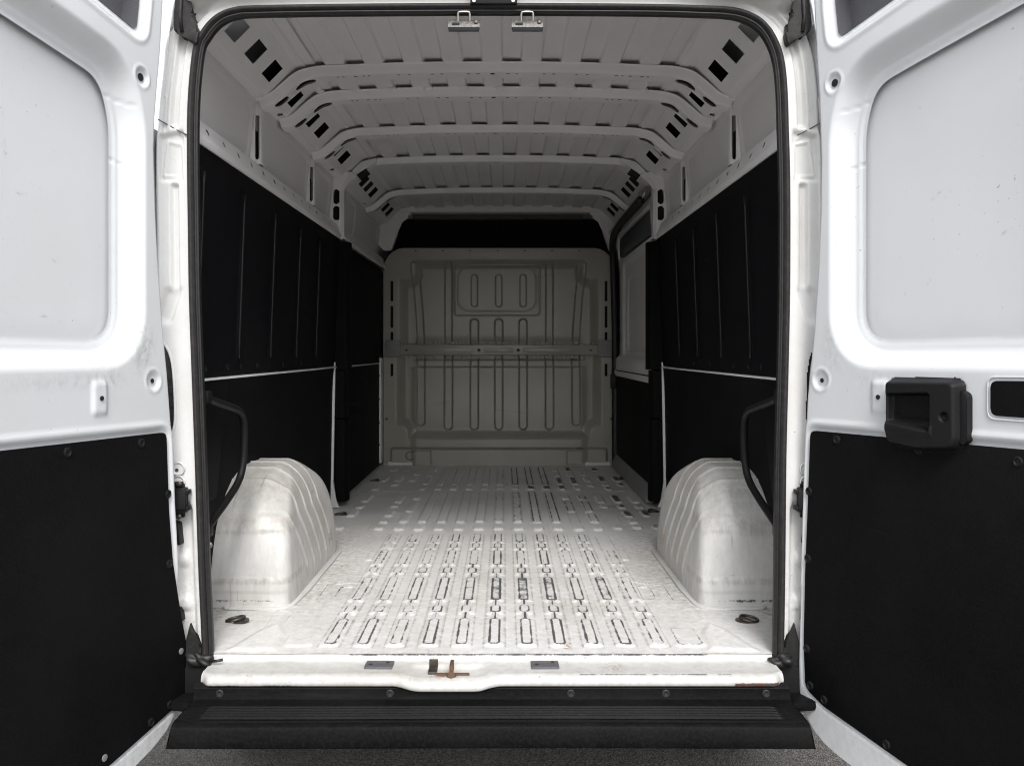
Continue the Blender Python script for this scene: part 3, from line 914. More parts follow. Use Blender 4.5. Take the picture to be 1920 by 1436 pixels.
    kp = np.ones((len(za) - 1, len(oa) - 1), bool)
    cX, cZ_ = cells(Xp), cells(ZZ)
    kp &= (sd_box(cX, cZ_, .868, .825, .017, .038, .016) > 0) & (sd_box(cX, cZ_, .868, .737, .017, .038, .016) > 0)
    bp = sheet('side_pillar', np.stack([sx * Xp, Yp, CZ + ZZ], -1), M['primer'], van, keep=kp)
    box('pillar_cavity', min(sx * .845, sx * .9), max(sx * .845, sx * .9), B0 + .062, B0 + .070, CZ + .68, CZ + .88, M['hole_shade'], bp, .001)
    prism('pillar_return', [(sx * .832, B0 + .044), (sx * .832, B0 + .052), (sx * .836, B1), (sx * .905, B1 + .06), (sx * .905, B0 + .075), (sx * .85, B0 + .075)], 'z', CZ + .60, CZ + .95, M['primer'], bp, .006)
    pt = [(.89, B0 - .0), (.815, B0 + .0), (.800, B0 + .02), (.798, B1 - .03), (.815, B1), (.884, B1 + .02)]
    pt = [(sx * a, b) for a, b in pt]
    t1 = prism('pillar_trim', round_poly(pt, .015, 3), 'z', CZ - .10, CZ + .585, M['board'], van, .006)
    pt2 = [(sx * a, b) for a, b in [(.884, B0 - .0), (.832, B0 + .0), (.817, B0 + .02), (.815, B1 - .03), (.825, B1), (.884, B1 + .02)]]
    prism('pillar_trim', round_poly(pt2, .015, 3), 'z', CZ - .36, CZ - .106, M['board'], van, .004)
    prism('pillar_trim', round_poly([(a * .995, b) for a, b in pt2], .015, 3), 'z', FZ + .03, CZ - .366, M['board'], van, .004)
    # pale edge of the painted pillar beside the trim
    prism('pillar_edge', [(sx * .869, CZ - .06), (sx * .905, CZ - .06), (sx * .905, FZ + .03), (sx * .882, FZ + .03)], 'y', B0 - .016, B0 - .004, M['primer'], van, .002)
    prism('pillar_gusset', [(sx * .905, FZ + .005), (sx * .845, FZ + .005), (sx * .868, FZ + .05), (sx * .878, FZ + .15), (sx * .905, FZ + .15)], 'y', B0 - .022, B0 - .012, M['frame'], van, .003)

# left wall beyond the B-pillar
box('front_upper_liner', -.884, -.876, B1 - .0, BULK_Y - .06, CZ - .085, CZ + .60, M['liner'], van, .002)
box('front_lower_liner', -.886, -.878, B1 - .0, BULK_Y - .06, FZ + .01, CZ - .094, M['liner'], van, .002)
box('wall_ledge', -.90, -.872, B1, BULK_Y - .05, CZ - .0935, CZ - .0865, M['primer'], van, .001)
pj = box('front_pillar', -.90, -.862, BULK_Y - .10, BULK_Y - .02, FZ + .02, CZ - .05, M['primer'], van, .006)
for z_ in (-.18, -.35, -.52, -.68):
    put('pillar_bolt', lathe_mesh('pillar_bolt', [(.006, 0), (.006, .003)], 8), M['dark_metal'], (-.875, BULK_Y - .10, CZ + z_), (0, -1, 0), pj)

# ------------------------------------------------------------------ sliding door on the right
DX = .868
ya = linsp(B1 - .02, BULK_Y - .10, .008); za = linsp(-.80, .86, .008)
YY, ZZ = np.meshgrid(ya, za)
dep = np.zeros(YY.shape)
ym = (B1 + BULK_Y - .1) / 2
d = sd_box(YY, ZZ, ym, .27, .60, .34, .09)
dep += .020 * (1 - ss(-.03, .01, d))
d = sd_box(YY, ZZ, ym, .25, .50, .25, .07)
dep += .012 * (1 - ss(-.006, .004, d))
d = sd_box(YY, ZZ, ym + .05, .735, .68, .085, .03)
dep += .045 * (1 - ss(-.012, .004, d))
dep -= .028 * (1 - ss(-.19, -.12, ZZ)) * ss(-.20, -.13, ZZ) + .0
dep -= .03 * ss(-.02, -.06, ZZ)
sd_ = sheet('sliding_door', np.stack([DX + dep - .02 * ss(.5, .8, ZZ), YY, CZ + ZZ], -1), M['primer'], van)
sd_['label'] = 'inside of the closed sliding side door in pale grey paint'
box('window_insert', .855, .90, B1 + .03, BULK_Y - .18, CZ + .665, CZ + .80, M['grey'], sd_, .01)
box('door_board', .832, .838, B1 + .0, BULK_Y - .16, FZ + .10, CZ - .135, M['board'], sd_, .002)
prism('door_step', [(.80, FZ + .006), (.845, FZ + .006), (.845, FZ + .098), (.832, FZ + .098)], 'y', B1 - .02, BULK_Y - .12, M['step_grey'], sd_, .004)
sp = [(.835, BULK_Y - .075, FZ + .02), (.835, BULK_Y - .075, CZ + .0), (.830, BULK_Y - .075, CZ + .30), (.822, BULK_Y - .075, CZ + .62), (.812, BULK_Y - .11, CZ + .74), (.803, BULK_Y - .22, CZ + .80), (.795, BULK_Y - .45, CZ + .825), (.79, B1 + .6, CZ + .835), (.79, B1 + .08, CZ + .84)]
tube('door_seal', smooth_path(sp, 8), .024, M['black_rubber'], sd_, 10)
box('door_catch', .80, .85, BULK_Y - .14, BULK_Y - .08, CZ - .27, CZ - .17, M['plastic'], sd_, .004)
# body above the sliding door
ya = linsp(B1 - .02, BULK_Y + .1, .05)
P = np.zeros((len(ya), 5, 3))
for j, (a, b) in enumerate([(.80, .85), (.80, .875), (.83, .905), (.87, .925), (.90, .93)]):
    P[:, j, 0] = a; P[:, j, 1] = ya; P[:, j, 2] = CZ + b
sheet('door_track_cover', P, M['primer'], van)

# ------------------------------------------------------------------ roof
xs = linsp(-.74, .74, .003); ys = linsp(.03, 4.0, .05)
X, Y = np.meshgrid(xs, ys)
def roof_z(x):
    return 1.060 - .016 * (np.abs(x) / .7) ** 2.2
cor = np.zeros(X.shape)
for c in [-.0125 + (k + .5) * .1445 for k in range(-5, 5)]:
    d = np.abs(X - c) - .031
    cor = np.maximum(cor, 1 - ss(0, .008, d))
    cor = np.maximum(cor, 0)
Zr = roof_z(X) + .014 * cor
sheet('roof_skin', np.stack([X, Y, CZ + Zr], -1), M['primer'], van)

def bow(y0, full_holes=True, ends=True, depth=.031, flange=.066):
    half = [(.0, 0.0), (.30, 0), (.60, -.002), (.665, -.004), (.700, -.010), (.728, -.020), (.752, -.036), (.785, -.064), (.815, -.090), (.830, -.100), (.845, -.107), (.875, -.114)]
    hp = [(a, (roof_z(a) - .0 if a <= .7 else roof_z(.7)) + b + .0) for a, b in half]
    p = smooth_path([(a, b, 0) for a, b in hp], 24)
    c = np.array([(q.x, q.y) for q in p])
    # even spacing
    sl_ = np.concatenate([[0], np.cumsum(np.hypot(*np.diff(c, axis=0).T))])
    ev = np.linspace(0, sl_[-1], 230)
    c = np.stack([np.interp(ev, sl_, c[:, 0]), np.interp(ev, sl_, c[:, 1])], 1)
    c = np.vstack([np.stack([-c[::-1, 0], c[::-1, 1]], 1), c[1:]])
    t = np.gradient(c, axis=0); t /= np.linalg.norm(t, axis=1)[:, None]
    nr = np.stack([t[:, 1], -t[:, 0]], 1)          # downwards / inwards
    pr = [(-.012, .0), (-.002, .0)]
    pr += [(a, b) for a, b in zip(np.linspace(.0, .012, 4), np.linspace(.002, depth - .003, 4))]
    pr += [(.014, depth - .001), (.017, depth)]
    pr += [(v, depth) for v in linsp(.020, .017 + flange, .004)]
    pr += [(.020 + flange, depth - .004), (.028 + flange, .004), (.032 + flange, 0), (.044 + flange, 0)]
    pr = np.array(pr)
    P = np.zeros((len(c), len(pr), 3))
    P[..., 0] = c[:, None, 0] + nr[:, None, 0] * pr[None, :, 1]
    P[..., 2] = CZ + c[:, None, 1] + nr[:, None, 1] * pr[None, :, 1]
    P[..., 1] = y0 + pr[None, :, 0]
    cx_, cy_ = cells(P[..., 0]), cells(P[..., 1]) - y0
    onfl = cells(np.repeat(pr[None, :, 1], len(c), 0)) > depth - .0015
    kp = np.ones(cx_.shape, bool)
    small = [(0, .008)] + [(v, .005) for s_ in (-1, 1) for v in (s_ * .055, s_ * .09, s_ * .19, s_ * .225, s_ * .31, s_ * .35, s_ * .46, s_ * .48, s_ * .51, s_ * .555, s_ * .575)]
    for xh, r_ in small:
        kp &= ~(onfl & (np.abs(cx_ + .010 - xh) < r_) & (np.abs(cy_ - .032) < r_))
    # long ovals round the bends
    al = np.abs(cx_)
    if full_holes:
        for a, b in ((.672, .745), (.775, .822)):
            u = (al - (a + b) / 2) / ((b - a) / 2)
            kp &= ~(onfl & (np.abs(u) < 1) & (np.abs(cy_ - .048) < .019 * np.sqrt(np.clip(1 - u ** 4, 0, 1))))
    bo = sheet('roof_bow', P, M['primer'], van, keep=kp)
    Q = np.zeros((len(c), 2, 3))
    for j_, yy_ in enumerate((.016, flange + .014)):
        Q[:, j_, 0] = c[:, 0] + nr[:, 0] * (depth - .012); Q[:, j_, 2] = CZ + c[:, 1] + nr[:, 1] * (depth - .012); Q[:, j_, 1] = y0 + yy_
    sheet('bow_cavity_shade', Q, M['hole_shade'], bo)  # dark strip inside the bow paints the shade in its openings
    return bo
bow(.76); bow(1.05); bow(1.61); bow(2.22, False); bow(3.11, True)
# packing lumps along the second bow
bm = bmesh.new()
for k in range(-5, 5):
    c = -.0125 + (k + .5) * .1445 - .045
    mt = Matrix.Translation((c, 1.046, CZ + roof_z(c) - .002)) @ Matrix.Diagonal((.020, .014, .010, 1))
    bmesh.ops.create_icosphere(bm, subdivisions=2, radius=1, matrix=mt)
o = bm_obj('sealant_dabs', bm, M['primer'], van, True); o['kind'] = 'stuff'
# gussets at the ends of the fourth bow
for sx in (-1, 1):
    gs = prism('bow_gusset', [(sx * .66, CZ + 1.045), (sx * .74, CZ + 1.025), (sx * .80, CZ + .97), (sx * .77, CZ + .955), (sx * .70, CZ + 1.0), (sx * .66, CZ + 1.02)], 'y', 2.20, 2.36, M['primer'], van, .008)
    for k in range(3):
        prism('gusset_slot', [(sx * (.715 + .0), CZ + .985 + .0), (sx * .765, CZ + .947), (sx * .770, CZ + .952), (sx * .72, CZ + .992)], 'y', 2.215 + k * .05, 2.245 + k * .05, M['hole_shade'], gs, .002)
    # fork-shaped ends at the cab
    prism('cab_gusset', [(sx * .86, CZ + .74), (sx * .80, CZ + .74), (sx * .782, CZ + .80), (sx * .765, CZ + .90), (sx * .735, CZ + .965), (sx * .69, CZ + .995), (sx * .66, CZ + 1.0), (sx * .66, CZ + 1.05), (sx * .90, CZ + 1.0), (sx * .92, CZ + .80)], 'y', BULK_Y - .01, BULK_Y + .05, M['primer'], van, .012)
# roof front edge and headlining strip over the cab gap
box('roof_front_rail', -.74, .74, BULK_Y - .02, BULK_Y + .10, CZ + 1.018, CZ + 1.075, M['primer'], van, .012)
hl = box('headlining_edge', -.655, .615, BULK_Y + .08, BULK_Y + .16, CZ + .985, CZ + 1.03, M['header'], van, .012)
for k in range(4):
    box('headlining_tab', -.45 + k * .28, -.38 + k * .28, BULK_Y + .075, BULK_Y + .10, CZ + .978, CZ + .992, M['header'], hl, .006)

# ------------------------------------------------------------------ bulkhead
BX, K = -.012, .00393            # K: metres per photo pixel at the bulkhead (only used to note sizes)
xs = linsp(-.865, .845, .004); zs = linsp(-.842, .755, .004)
X, Z = np.meshgrid(xs, zs)
hh = np.zeros(X.shape)
outer = sd_box(X, Z, -.010, -.05, .850, .805, .16)
lowbox = sd_box(X, Z, -.010, -.45, .852, .40, .02)
outer = np.minimum(outer, lowbox)
pan = np.minimum(sd_box(X, Z, -.010, .16, .745, .52, .06), sd_box(X, Z, -.010, -.30, .765, .36, .05))
for sx in (-1, 1):                                     # corner patches left standing
    pan = np.maximum(pan, -sd_box(X, Z, -.01 + sx * .76, .66, .13, .12, .04))
    pan = np.maximum(pan, -sd_box(X, Z, -.01 + sx * .80, -.66, .12, .10, .05))
hh -= .055 * (1 - ss(-.080, .0, pan))
def bead(cx, z0, z1, hw=.031, dpt=.027, lean=0.0):
    global hh
    xx = X - lean * np.clip(Z, 0, 1) ** 1.6
    d = sd_box(xx, Z, cx, (z0 + z1) / 2, hw, (z1 - z0) / 2, hw * .95)
    hh += -dpt * (1 - ss(-.009, .002, d))
beads = [-.590, -.386, -.193, -.012, .169, .365, .562]
for i, cx in enumerate(beads):
    lowz = -.555 if i in (0, 6) else -.585
    hh_low = bead(cx, lowz, .02, .033)
for cx in beads[2:5]:
    bead(cx, .03, .24, .033)
    bead(cx, .325, .57, .027, .009)
for cx, l in ((beads[0], .10), (beads[1], .0), (beads[5], .0), (beads[6], -.10)):
    bead(cx, .03, .66, .030, .020, -l if cx < 0 else -l)
# raised window outline
d = sd_box(X, Z, -.024, .448, .315, .185, .03)
hh += .006 * (1 - ss(0, .008, np.abs(d)))
d = sd_box(X, Z, -.024, .460, .29, .165, .09)
hh += .004 * (1 - ss(0, .006, np.abs(d)))
# creases that step the lower half forward
inb = 1 - ss(.60, .66, np.abs(X + .01))
hh += (.012 * ss(-.062, -.074, Z) + .014 * ss(-.112, -.126, Z)) * inb
hh += .012 * ss(-.20, -.55, Z) * inb
hh -= .010 * ss(.12, .05, Z) * inb
foot = sd_box(X, Z, -.010, -.80, .80, .095, .03)
hh += .045 * (1 - ss(-.018, .002, foot))
for sx in (-1, 1):
    d = sd_box(X, Z, -.01 + sx * .575, -.775, .085, .055, .01)
    hh -= .010 * (1 - ss(-.012, 0, d))
hh += .02 * ss(.66, .75, Z)
kp = cells(outer) < 0
cX, cZ_ = cells(X), cells(Z)
for sx in (-1, 1):
    for zc, hz in ((.44, .075), (.25, .08), (.08, .06), (-.14, .045)):
        kp &= sd_box(cX, cZ_, -.01 + sx * .790, zc, .010, hz, .006) > 0
for zc in (.30, .02, -.04):
    pass
mk = np.zeros(X.shape)
for (mx, mz, ln_, wd, an, am) in ((.548, .418, .020, .004, .9, 1), (.556, .405, .014, .004, -.4, 1), (.540, .402, .012, .003, 1.6, 1), (.35, .56, .10, .02, .15, .3), (.62, .42, .006, .006, 0, 1), (-.35, .3, .16, .012, .3, .25), (.1, -.45, .2, .012, -.1, .3), (-.4, -.38, .12, .02, .2, .3), (.3, -.62, .3, .03, .02, .35)):
    du, dz_ = X - mx, Z - mz
    a_, b_ = du * math.cos(an) + dz_ * math.sin(an), -du * math.sin(an) + dz_ * math.cos(an)
    mk = np.maximum(mk, am * (1 - ss(.5, 1.0, np.hypot(a_ / ln_, b_ / wd))))
bk = sheet('bulkhead', np.stack([X, BULK_Y - hh, CZ + Z], -1), M['bulk'], van, keep=kp, attrs={'dirt_and_shade': mk})
bk['label'] = 'beige grey stamped steel bulkhead behind the cab'
box('bulkhead_backing', -.86, .84, BULK_Y + .13, BULK_Y + .135, FZ, CZ + .60, M['hole_shade'], bk, .001)
# cross bar with bolted ends
cb = [(-.735, -.022), (.715, -.022), (.715, .062), (-.735, .062)]
bm = bmesh.new()
add_box(bm, -.745, .725, BULK_Y - .012, BULK_Y + .01, CZ - .030, CZ + .045, .004)
add_box(bm, -.60, -.195, BULK_Y - .020, BULK_Y - .010, CZ - .010, CZ + .022, .005)
add_box(bm, -.12, .095, BULK_Y - .020, BULK_Y - .010, CZ - .010, CZ + .022, .005)
add_box(bm, .17, .60, BULK_Y - .020, BULK_Y - .010, CZ - .010, CZ + .022, .005)
bar = bm_obj('crossbar', bm, M['bulk'], bk, True)
bm = bmesh.new()
for k in range(46):
    xk = -.71 + k * .0315
    if rng.random() < .8:
        add_box(bm, xk, xk + rng.choice((.014, .022)), BULK_Y - .014, BULK_Y + .012, CZ + .050, CZ + .066, .002)
    if rng.random() < .8:
        add_box(bm, xk, xk + rng.choice((.014, .022)), BULK_Y - .014, BULK_Y + .012, CZ - .052, CZ - .036, .002)
tb = bm_obj('crossbar_tabs', bm, M['bulk'], bk, True); tb['kind'] = 'stuff'
for sx, x0, x1 in ((-1, -.845, -.735), (1, .715, .830)):
    box('crossbar_bracket', x0, x1, BULK_Y - .030, BULK_Y + .0, CZ - .045, CZ + .080, M['step_grey'], bk, .008)
holem = lathe_mesh('bar_hole', [(.013, 0), (.013, .003), (.009, .003), (.008, .0)], 14)
for x in (-.157, .132):
    put('bar_bolt', holem, M['dark_metal'], (x, BULK_Y - .012, CZ + .006), (0, -1, 0), bk)
for x in (-.69, .665):
    put('bar_bolt', lathe_mesh('bar_bolt', [(.009, 0), (.009, .004)], 10), M['dark_metal'], (x, BULK_Y - .012, CZ + .006), (0, -1, 0), bk)
for sx in (-1, 1):
    for z_ in (.62, .40, .19, -.20, -.40, -.50):
        put('flange_bolt', lathe_mesh('flange_bolt', [(.010, 0), (.010, .004), (.005, .006)], 10), M['bulk'] if z_ > -.45 else M['dark_metal'], (-.010 + sx * .828, BULK_Y, CZ + z_), (0, -1, 0), bk)
for k in range(7):
    put('flange_bolt', lathe_mesh('flange_bolt', [(.006, 0), (.006, .003)], 8), M['dark_metal'], (-.62 + k * .2, BULK_Y - .021, CZ + .735), (0, -1, 0), bk)
# wire rings on the foot of the bulkhead
for x, a, dz in ((-.62, math.pi, 0), (.555, .9, .01)):
    bs = put('ring_stud', lathe_mesh('ring_stud', [(.014, 0), (.014, .004), (.007, .006), (.006, .018), (.003, .02)], 12), M['metal'], (x, BULK_Y - .038, CZ - .765), (0, -1, 0), bk)
    pts = [(x + .036 * math.cos(a) + .034 * math.cos(t), BULK_Y - .052, CZ - .765 + .036 * math.sin(a) + .030 * math.sin(t)) for t in np.linspace(0, 2 * math.pi, 26)[:-1]]
    tube('wire_ring', pts, .003, M['dark_metal'], bk, 6, True)
put('foot_bolt', lathe_mesh('foot_bolt', [(.018, 0), (.018, .003), (.010, .003), (.009, -.004)], 16), M['metal'], (-.012, BULK_Y - .046, CZ - .760), (0, -1, 0), bk)
put('foot_bolt', lathe_mesh('foot_hole', [(.010, 0), (.010, .004)], 12), M['hole_shade'], (-.012, BULK_Y - .0465, CZ - .760), (0, -1, 0), bk)
prism('floor_lip', [(BULK_Y - .062, FZ + .004), (BULK_Y - .040, FZ + .026), (BULK_Y - .036, FZ + .026), (BULK_Y - .036, FZ + .004)], 'x', -.82, .80, M['primer'], bk, .003)

# ------------------------------------------------------------------ outer body shell (closed, with cab and bonnet)
half = [(.0, 2.505), (.5, 2.498), (.78, 2.485), (.855, 2.455), (.895, 2.385), (.912, 2.29), (.928, 2.19), (.943, 2.01), (.955, 1.89), (.972, 1.54), (.990, 1.34), (1.0, 1.0), (.995, .75), (.975, .50), (.955, .40), (.60, .39), (0, .39)]
hc = densify([(a, b) for a, b in half], 6)
ring = full(hc[::-1])
ring = np.vstack([ring, ring[:1]])
st = [(.045, 1, 0), (.12, 1.008, 0), (.5, 1.012, 0), (2, 1.012, 0), (3.9, 1.012, 0), (4.3, 1.0, .0), (4.7, .985, .12), (5.1, .97, .45), (5.4, .95, .62), (5.7, .90, .78), (5.78, .6, .85)]
P = np.zeros((len(st), len(ring), 3))
for i, (yy, sc, drop) in enumerate(st):
    P[i, :, 0] = ring[:, 0] * sc
    P[i, :, 1] = yy
    zz_ = ring[:, 1]
    P[i, :, 2] = np.where(zz_ > .6, .6 + (zz_ - .6) * (1 - drop), zz_)
shell = sheet('body_shell', P, M['white'], van)
bm = bmesh.new(); bm.faces.new([bm.verts.new(p) for p in P[-1][:-1]])
bm_obj('nose', bm, M['white'], shell)
# closing strip from the frame to the shell, and the body's underside lip below the sill
box('rear_crossmember', -.95, .95, -.02, .05, .41, FZ - .03, M['plastic'], shell, .004)
box('cab_dark_panel', -.90, .90, 4.35, 4.36, .6, 2.44, M['hole_shade'], van, .001)  # black panel added so the gap into the cab looks unlit
for ys_ in (.80, 4.75):
    for sx in (-1, 1):
        wm = lathe_mesh('wheel', [(.20, -.10), (.31, -.105), (.338, -.08), (.342, 0), (.338, .08), (.31, .105), (.20, .10)], 36)
        put('wheel', wm, M['tyre'], (sx * .84, ys_, .342), (sx, 0, 0), van)

# ------------------------------------------------------------------ rear doors
UE_R = [(2.47, .004), (2.336, .011), (2.19, .020), (2.058, .030), (1.9, .036), (1.757, .034), (1.616, .026), (1.444, .012), (1.26, -.012), (.974, -.026), (.742, -.035), (.53, -.044), (.46, -.042), (.42, -.033), (.40, -.020), (.373, .006), (.352, .045), (.338, .10), (.328, .16), (.318, .32), (.312, .5)]
UE_L = [(2.47, -.008), (2.324, -.002), (2.185, .008), (2.09, .020), (2.0, .030), (1.912, .034), (1.75, .027), (1.64, .019), (1.451, -.001), (1.33, -.018), (1.181, -.034), (.957, -.050), (.731, -.064), (.56, -.082), (.49, -.088), (.45, -.080), (.41, -.055), (.38, -.020), (.358, .030), (.340, .10), (.328, .16), (.318, .32), (.312, .5)]
DOOR_W = .785
PANEL = [(.148, 1.420), (.735, 1.425), (.735, 2.160), (.54, 2.128), (.31, 2.087), (.182, 2.062), (.148, 1.965)]
TOPW = [(.096, 2.205), (.30, 2.252), (.735, 2.345), (.735, 2.435), (.080, 2.415), (.084, 2.30)]
TRIM_R = [(.012, 1.176), (.735, 1.188), (.735, .372), (.318, .408), (.055, .452), (-.006, .478), (-.012, .60), (-.006, .80), (.004, 1.0)]
TRIM_L = [(.0, 1.174), (.735, 1.186), (.735, .352), (.204, .386), (.0, .424), (-.100, .446), (-.108, .46), (-.098, .52), (-.058, .674), (-.026, .822), (-.010, .966)]
def snap(U, Z, fn, tol):
    d = fn(U, Z); e = 1e-4
    gx = (fn(U + e, Z) - d) / e; gz = (fn(U, Z + e) - d) / e
    m_ = np.abs(d) < tol
    return np.where(m_, U - d * gx, U), np.where(m_, Z - d * gz, Z)
def door(sx, hinge, ang):
    UE = UE_L if sx < 0 else UE_R
    TRIM = TRIM_L if sx < 0 else TRIM_R
    za = np.concatenate([linsp(.312, .56, .004), linsp(.566, 2.47, .006)])
    aa = np.concatenate([np.linspace(0, .08, 16), np.linspace(.085, 1, 150)])
    ue = interp(za, UE)
    U = ue[:, None] + aa[None, :] * (DOOR_W - ue[:, None])
    Z = np.repeat(za[:, None], len(aa), 1)
    U, Z = snap(U, Z, lambda a, b: sd_poly(a, b, round_poly(PANEL, .075, 8)), .0042)
    U, Z = snap(U, Z, lambda a, b: sd_poly(a, b, round_poly(TOPW, .02, 6)), .0042)
    W = np.zeros(U.shape)
    e = U - ue[:, None]
    W += .016 * (1 - ss(0, .012, e)) + .008 * ss(.0, .05, 1.2 - Z) * 0
    dp = sd_poly(U, Z, round_poly(PANEL, .075, 8))
    W += .046 * (1 - ss(.022, .078, dp))
    W += .004 * (1 - ss(.012, .017, dp))
    dt = sd_poly(U, Z, round_poly(TOPW, .02, 6))
    W += .012 * (1 - ss(.004, .030, dt)) - .003 * (1 - ss(0, .012, np.abs(dt - .030)))
    db = sd_poly(U, Z, round_poly(TRIM, .02, 5))
    W += .006 * (1 - ss(.006, .016, db))
    W += -.004 * (1 - ss(0, .012, np.abs(db - .022))) * (Z > .75)
    # stamped bosses and pads
    for (bu, bz, br) in ((.088, 2.09, .022), (.045, 1.312, .024)):
        d = np.hypot((U - bu), Z - bz) - br
        W += .006 * (1 - ss(-.006, .004, d)) - .003 * (1 - ss(0, .006, np.abs(d - .004)))
    d = sd_box(U, Z, .233, 1.277, .021, .038, .006)
    W += -.006 * (1 - ss(-.004, .006, d))
    # notches in the ledge round the window blank
    for (nu, nz) in ((.122, 1.865), (.132, 2.02)):
        W += .004 * (1 - ss(.0, .004, np.abs(Z - nz - .25 * (U - nu)))) * (np.abs(U - nu) < .03)
    kp = (cells(dp) > 4e-4) & (cells(dt) > 4e-4)
    P = np.stack([sx * U, W, Z], -1)
    # sheet of the inner pressing, then its hinge edge turned to the outer skin
    nz = len(za)
    base = hinge_pt = None
    dmat = M['white']
    dd = .55 * (1 - ss(.01, .05, np.hypot((U - .085) * .8, (Z - 1.40) * .5))) + .26 * (1 - ss(.0, .03, np.abs(Z - 1.318 + .0 * U))) * ss(.12, .2, U) * (1 - ss(.35, .62, U)) \
        + .22 * (1 - ss(0, .10, np.hypot(U - .2, Z - 1.33))) + .35 * (Z < .47) * (Z > .3)
    if sx > 0:
        dd = dd * .55
    do = sheet('rear_door', P, dmat, van, keep=kp, attrs={'dirt_and_shade': np.clip(dd, 0, 1)})
    do.location = (hinge[0], hinge[1], 0)
    do.rotation_euler = (0, 0, ang)
    do['label'] = 'white rear door swung open on the ' + ('left with no handle' if sx < 0 else 'right with a black handle')
    # outer skin and edges
    T = .085
    Po = np.stack([sx * np.stack([ue - .004, ue - .004, ue + .02, np.full(nz, .4), np.full(nz, DOOR_W)], 1),
                   np.stack([np.full(nz, .016), np.full(nz, T - .01), np.full(nz, T), np.full(nz, T + .02), np.full(nz, T + .015)], 1),
                   np.repeat(za[:, None], 5, 1)], -1)
    sheet('outer_skin', Po, M['white'], do)
    Pc = np.stack([np.stack([sx * np.full(nz, DOOR_W)] * 2, 1), np.stack([np.full(nz, 0.0), np.full(nz, T + .015)], 1), np.repeat(za[:, None], 2, 1)], -1)
    sheet('closing_edge', Pc, M['white'], do)
    # window blank seen through the inner frame
    uu = linsp(.12, .76, .004); zb = linsp(1.39, 2.18, .004)
    UU, ZB = np.meshgrid(uu, zb)
    mk = np.zeros(UU.shape)
    for (mu, mz, ln_, an) in (((.43, 1.83, .03, 1.45), (.47, 1.76, .025, .4), (.39, 1.74, .02, .1), (.30, 1.60, .012, .5), (.33, 1.47, .018, .1)) if sx < 0 else ((.335, 1.76, .025, .6), (.31, 1.55, .006, .2), (.25, 1.53, .006, 1.2), (.5, 1.65, .012, .5))):
        du, dz_ = UU - mu, ZB - mz
        a_, b_ = du * math.cos(an) + dz_ * math.sin(an), -du * math.sin(an) + dz_ * math.cos(an)
        mk = np.maximum(mk, .55 * (1 - ss(.3, 1.0, np.hypot(a_ / ln_, b_ / .005))))
    sheet('window_blank', np.stack([sx * UU, .066 + .004 * np.sin((UU - .17) * 5) * np.sin((ZB - 1.39) * 4), ZB], -1), M['white'], do, attrs={'dirt_and_shade': mk})
    # grey sheet and rim painting the shade of the open upper cavity
    uu = linsp(.06, .76, .02); zb = linsp(2.17, 2.45, .02)
    UU, ZB = np.meshgrid(uu, zb)
    sheet('upper_cavity_shade', np.stack([sx * UU, .062 + 0 * UU, ZB], -1), M['grey'], do)
    pl = [Vector((sx * a, 0, b)) for a, b in round_poly(TOPW, .02, 6)]
    V = [tuple(p + Vector((0, .010, 0))) for p in pl] + [tuple(p + Vector((0, .062, 0))) for p in pl]
    n = len(pl)
    me = bpy.data.meshes.new('cavity_shade_rim'); me.from_pydata(V, [], [(i, (i + 1) % n, n + (i + 1) % n, n + i) for i in range(n)])
    link('cavity_shade_rim', me, M['grey'], do)
    # lower trim board with its fixings
    tp = prism('trim_board', [(sx * a, b) for a, b in round_poly(TRIM, .016, 4)], 'y', -.004, .004, M['board'], do, .0015)
    fm = lathe_mesh('trim_fixing', [(.0115, 0), (.0115, .002), (.008, .004), (.006, .002), (.002, .002)], 14)
    pale = lathe_mesh('trim_fixing_pale', [(.0085, 0), (.0085, .002), (.004, .003)], 12)
    for i, (bu, bz) in enumerate(((.103, 1.160), (.345, 1.160), (.579, 1.160), (.008, 1.012), (.004, .83), (.0, .585), (.012, .49), (.060, .470), (.255, .435), (.48, .41)) if sx > 0 else ((.096, 1.156), (.334, 1.160), (.579, 1.160), (-.006, 1.009), (-.010, .823), (-.058, .573), (-.013, .446), (.06, .43), (.221, .413), (.48, .39))):
        if sx < 0 and i in (5, 8):
            put('trim_fixing', pale, M['step_grey'], (sx * bu, -.004, bz), (0, -1, 0), do)
        else:
            put('trim_fixing', fm, M['plastic'], (sx * bu, -.004, bz), (0, -1, 0), do)
    hm = lathe_mesh('door_hole', [(.006, 0), (.006, .0012)], 12)
    put('door_hole', lathe_mesh('latch_hole', [(.010, 0), (.010, .0012)], 14), M['hole_shade'], (sx * .088, .0045, 2.09), (0, -1, 0), do)
    put('door_hole', hm, M['hole_shade'], (sx * .045, .0045, 1.312), (0, -1, 0), do)
    put('door_hole', hm, M['hole_shade'], (sx * .233, -.0075, 1.277), (0, -1, 0), do)
    # rubber lip along the hinge edge's foot and the bottom
    ln = [(sx * (float(interp(z_, UE)) + .002), .040, z_) for z_ in (.62, .55, .50, .46, .43, .41, .395, .373, .352, .338, .328, .318, .312)] + [(sx * .77, .040, .309)]
    tube('bottom_seal', ln, .012, M['black_rubber'], do, 8)
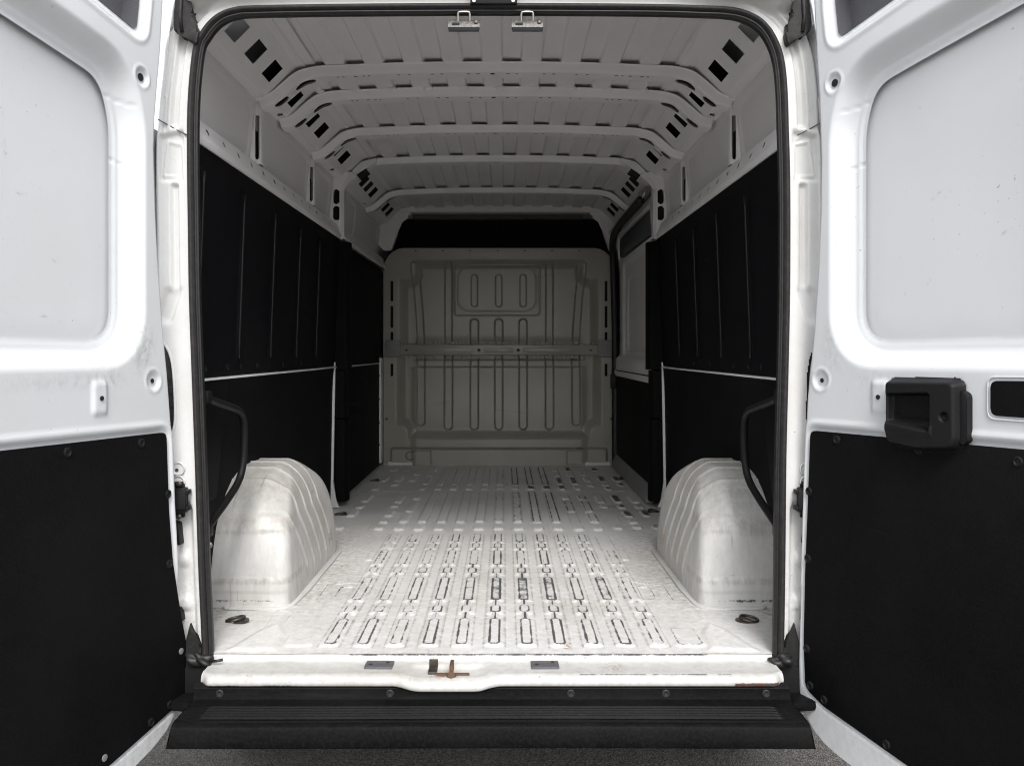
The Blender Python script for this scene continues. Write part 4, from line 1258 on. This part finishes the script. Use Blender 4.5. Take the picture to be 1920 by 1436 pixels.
    ln2 = [(sx * (float(interp(z_, UE)) - .006), .080, z_ - .008) for z_ in (.42, .40, .373, .352, .338, .328, .318)] + [(sx * .77, .090, .296)]
    tube('skin_hem', ln2, .006, M['white'], do, 8)
    if sx > 0:
        # inner release handle
        hu = linsp(.240, .500, .0022); hz = linsp(1.150, 1.345, .0022)
        UU, ZH = np.meshgrid(hu, hz)
        body = [(.264, 1.326), (.446, 1.330), (.462, 1.318), (.464, 1.19), (.450, 1.166), (.36, 1.156), (.276, 1.164), (.264, 1.186)]
        d = sd_poly(UU, ZH, round_poly(body, .02, 5))
        ww = .0 - .031 * (1 - ss(-.016, .001, d) ** 1.5)
        pk = sd_poly(UU, ZH, round_poly([(.276, 1.288), (.392, 1.294), (.392, 1.208), (.276, 1.222)], .006, 4))
        ww += .024 * (1 - ss(-.005, .003, pk))
        ww -= .004 * (1 - ss(0, .012, np.abs(ZH - 1.208 - .02 * (UU - .33) * 0) - .004)) * (np.abs(UU - .33) < .07)
        dh = np.hypot(UU - .430, ZH - 1.243) - .010
        ww += .012 * (1 - ss(-.003, .002, dh))
        hd = sheet('door_handle', np.stack([UU, ww - .004, ZH], -1), M['plastic'], do, keep=cells(d) < .001)
        prism('handle_backplate', round_poly([(.456, 1.305), (.475, 1.295), (.475, 1.19), (.456, 1.18)], .01, 4), 'y', -.018, .004, M['plastic'], do, .004)
        bm = bmesh.new()
        prism('handle_pull', round_poly([(.292, 1.284), (.386, 1.288), (.386, 1.232), (.292, 1.236)], .008, 4), 'y', -.018, -.006, M['bumper'], do, .004)
        rc = prism('lock_cover', round_poly([(.519, 1.252), (.519, 1.326), (.70, 1.330), (.70, 1.252)], .014, 4), 'y', -.005, .003, M['board'], do, .002)
        pl = [(a, -.002, b) for a, b in round_poly([(.511, 1.244), (.511, 1.334), (.708, 1.338), (.708, 1.244)], .018, 4)]
        tube('cover_rim', pl, .0018, M['white'], do, 6, True)
    return do
hl_ang = math.atan2(.95772, .28771)
door(-1, (-.85604 - .2877 * .043, -.04991 - .9577 * .043), hl_ang)
door(1, (.85516, -.05023), math.atan2(-.90097, .43388))

van['group'] = ''
del van['group']
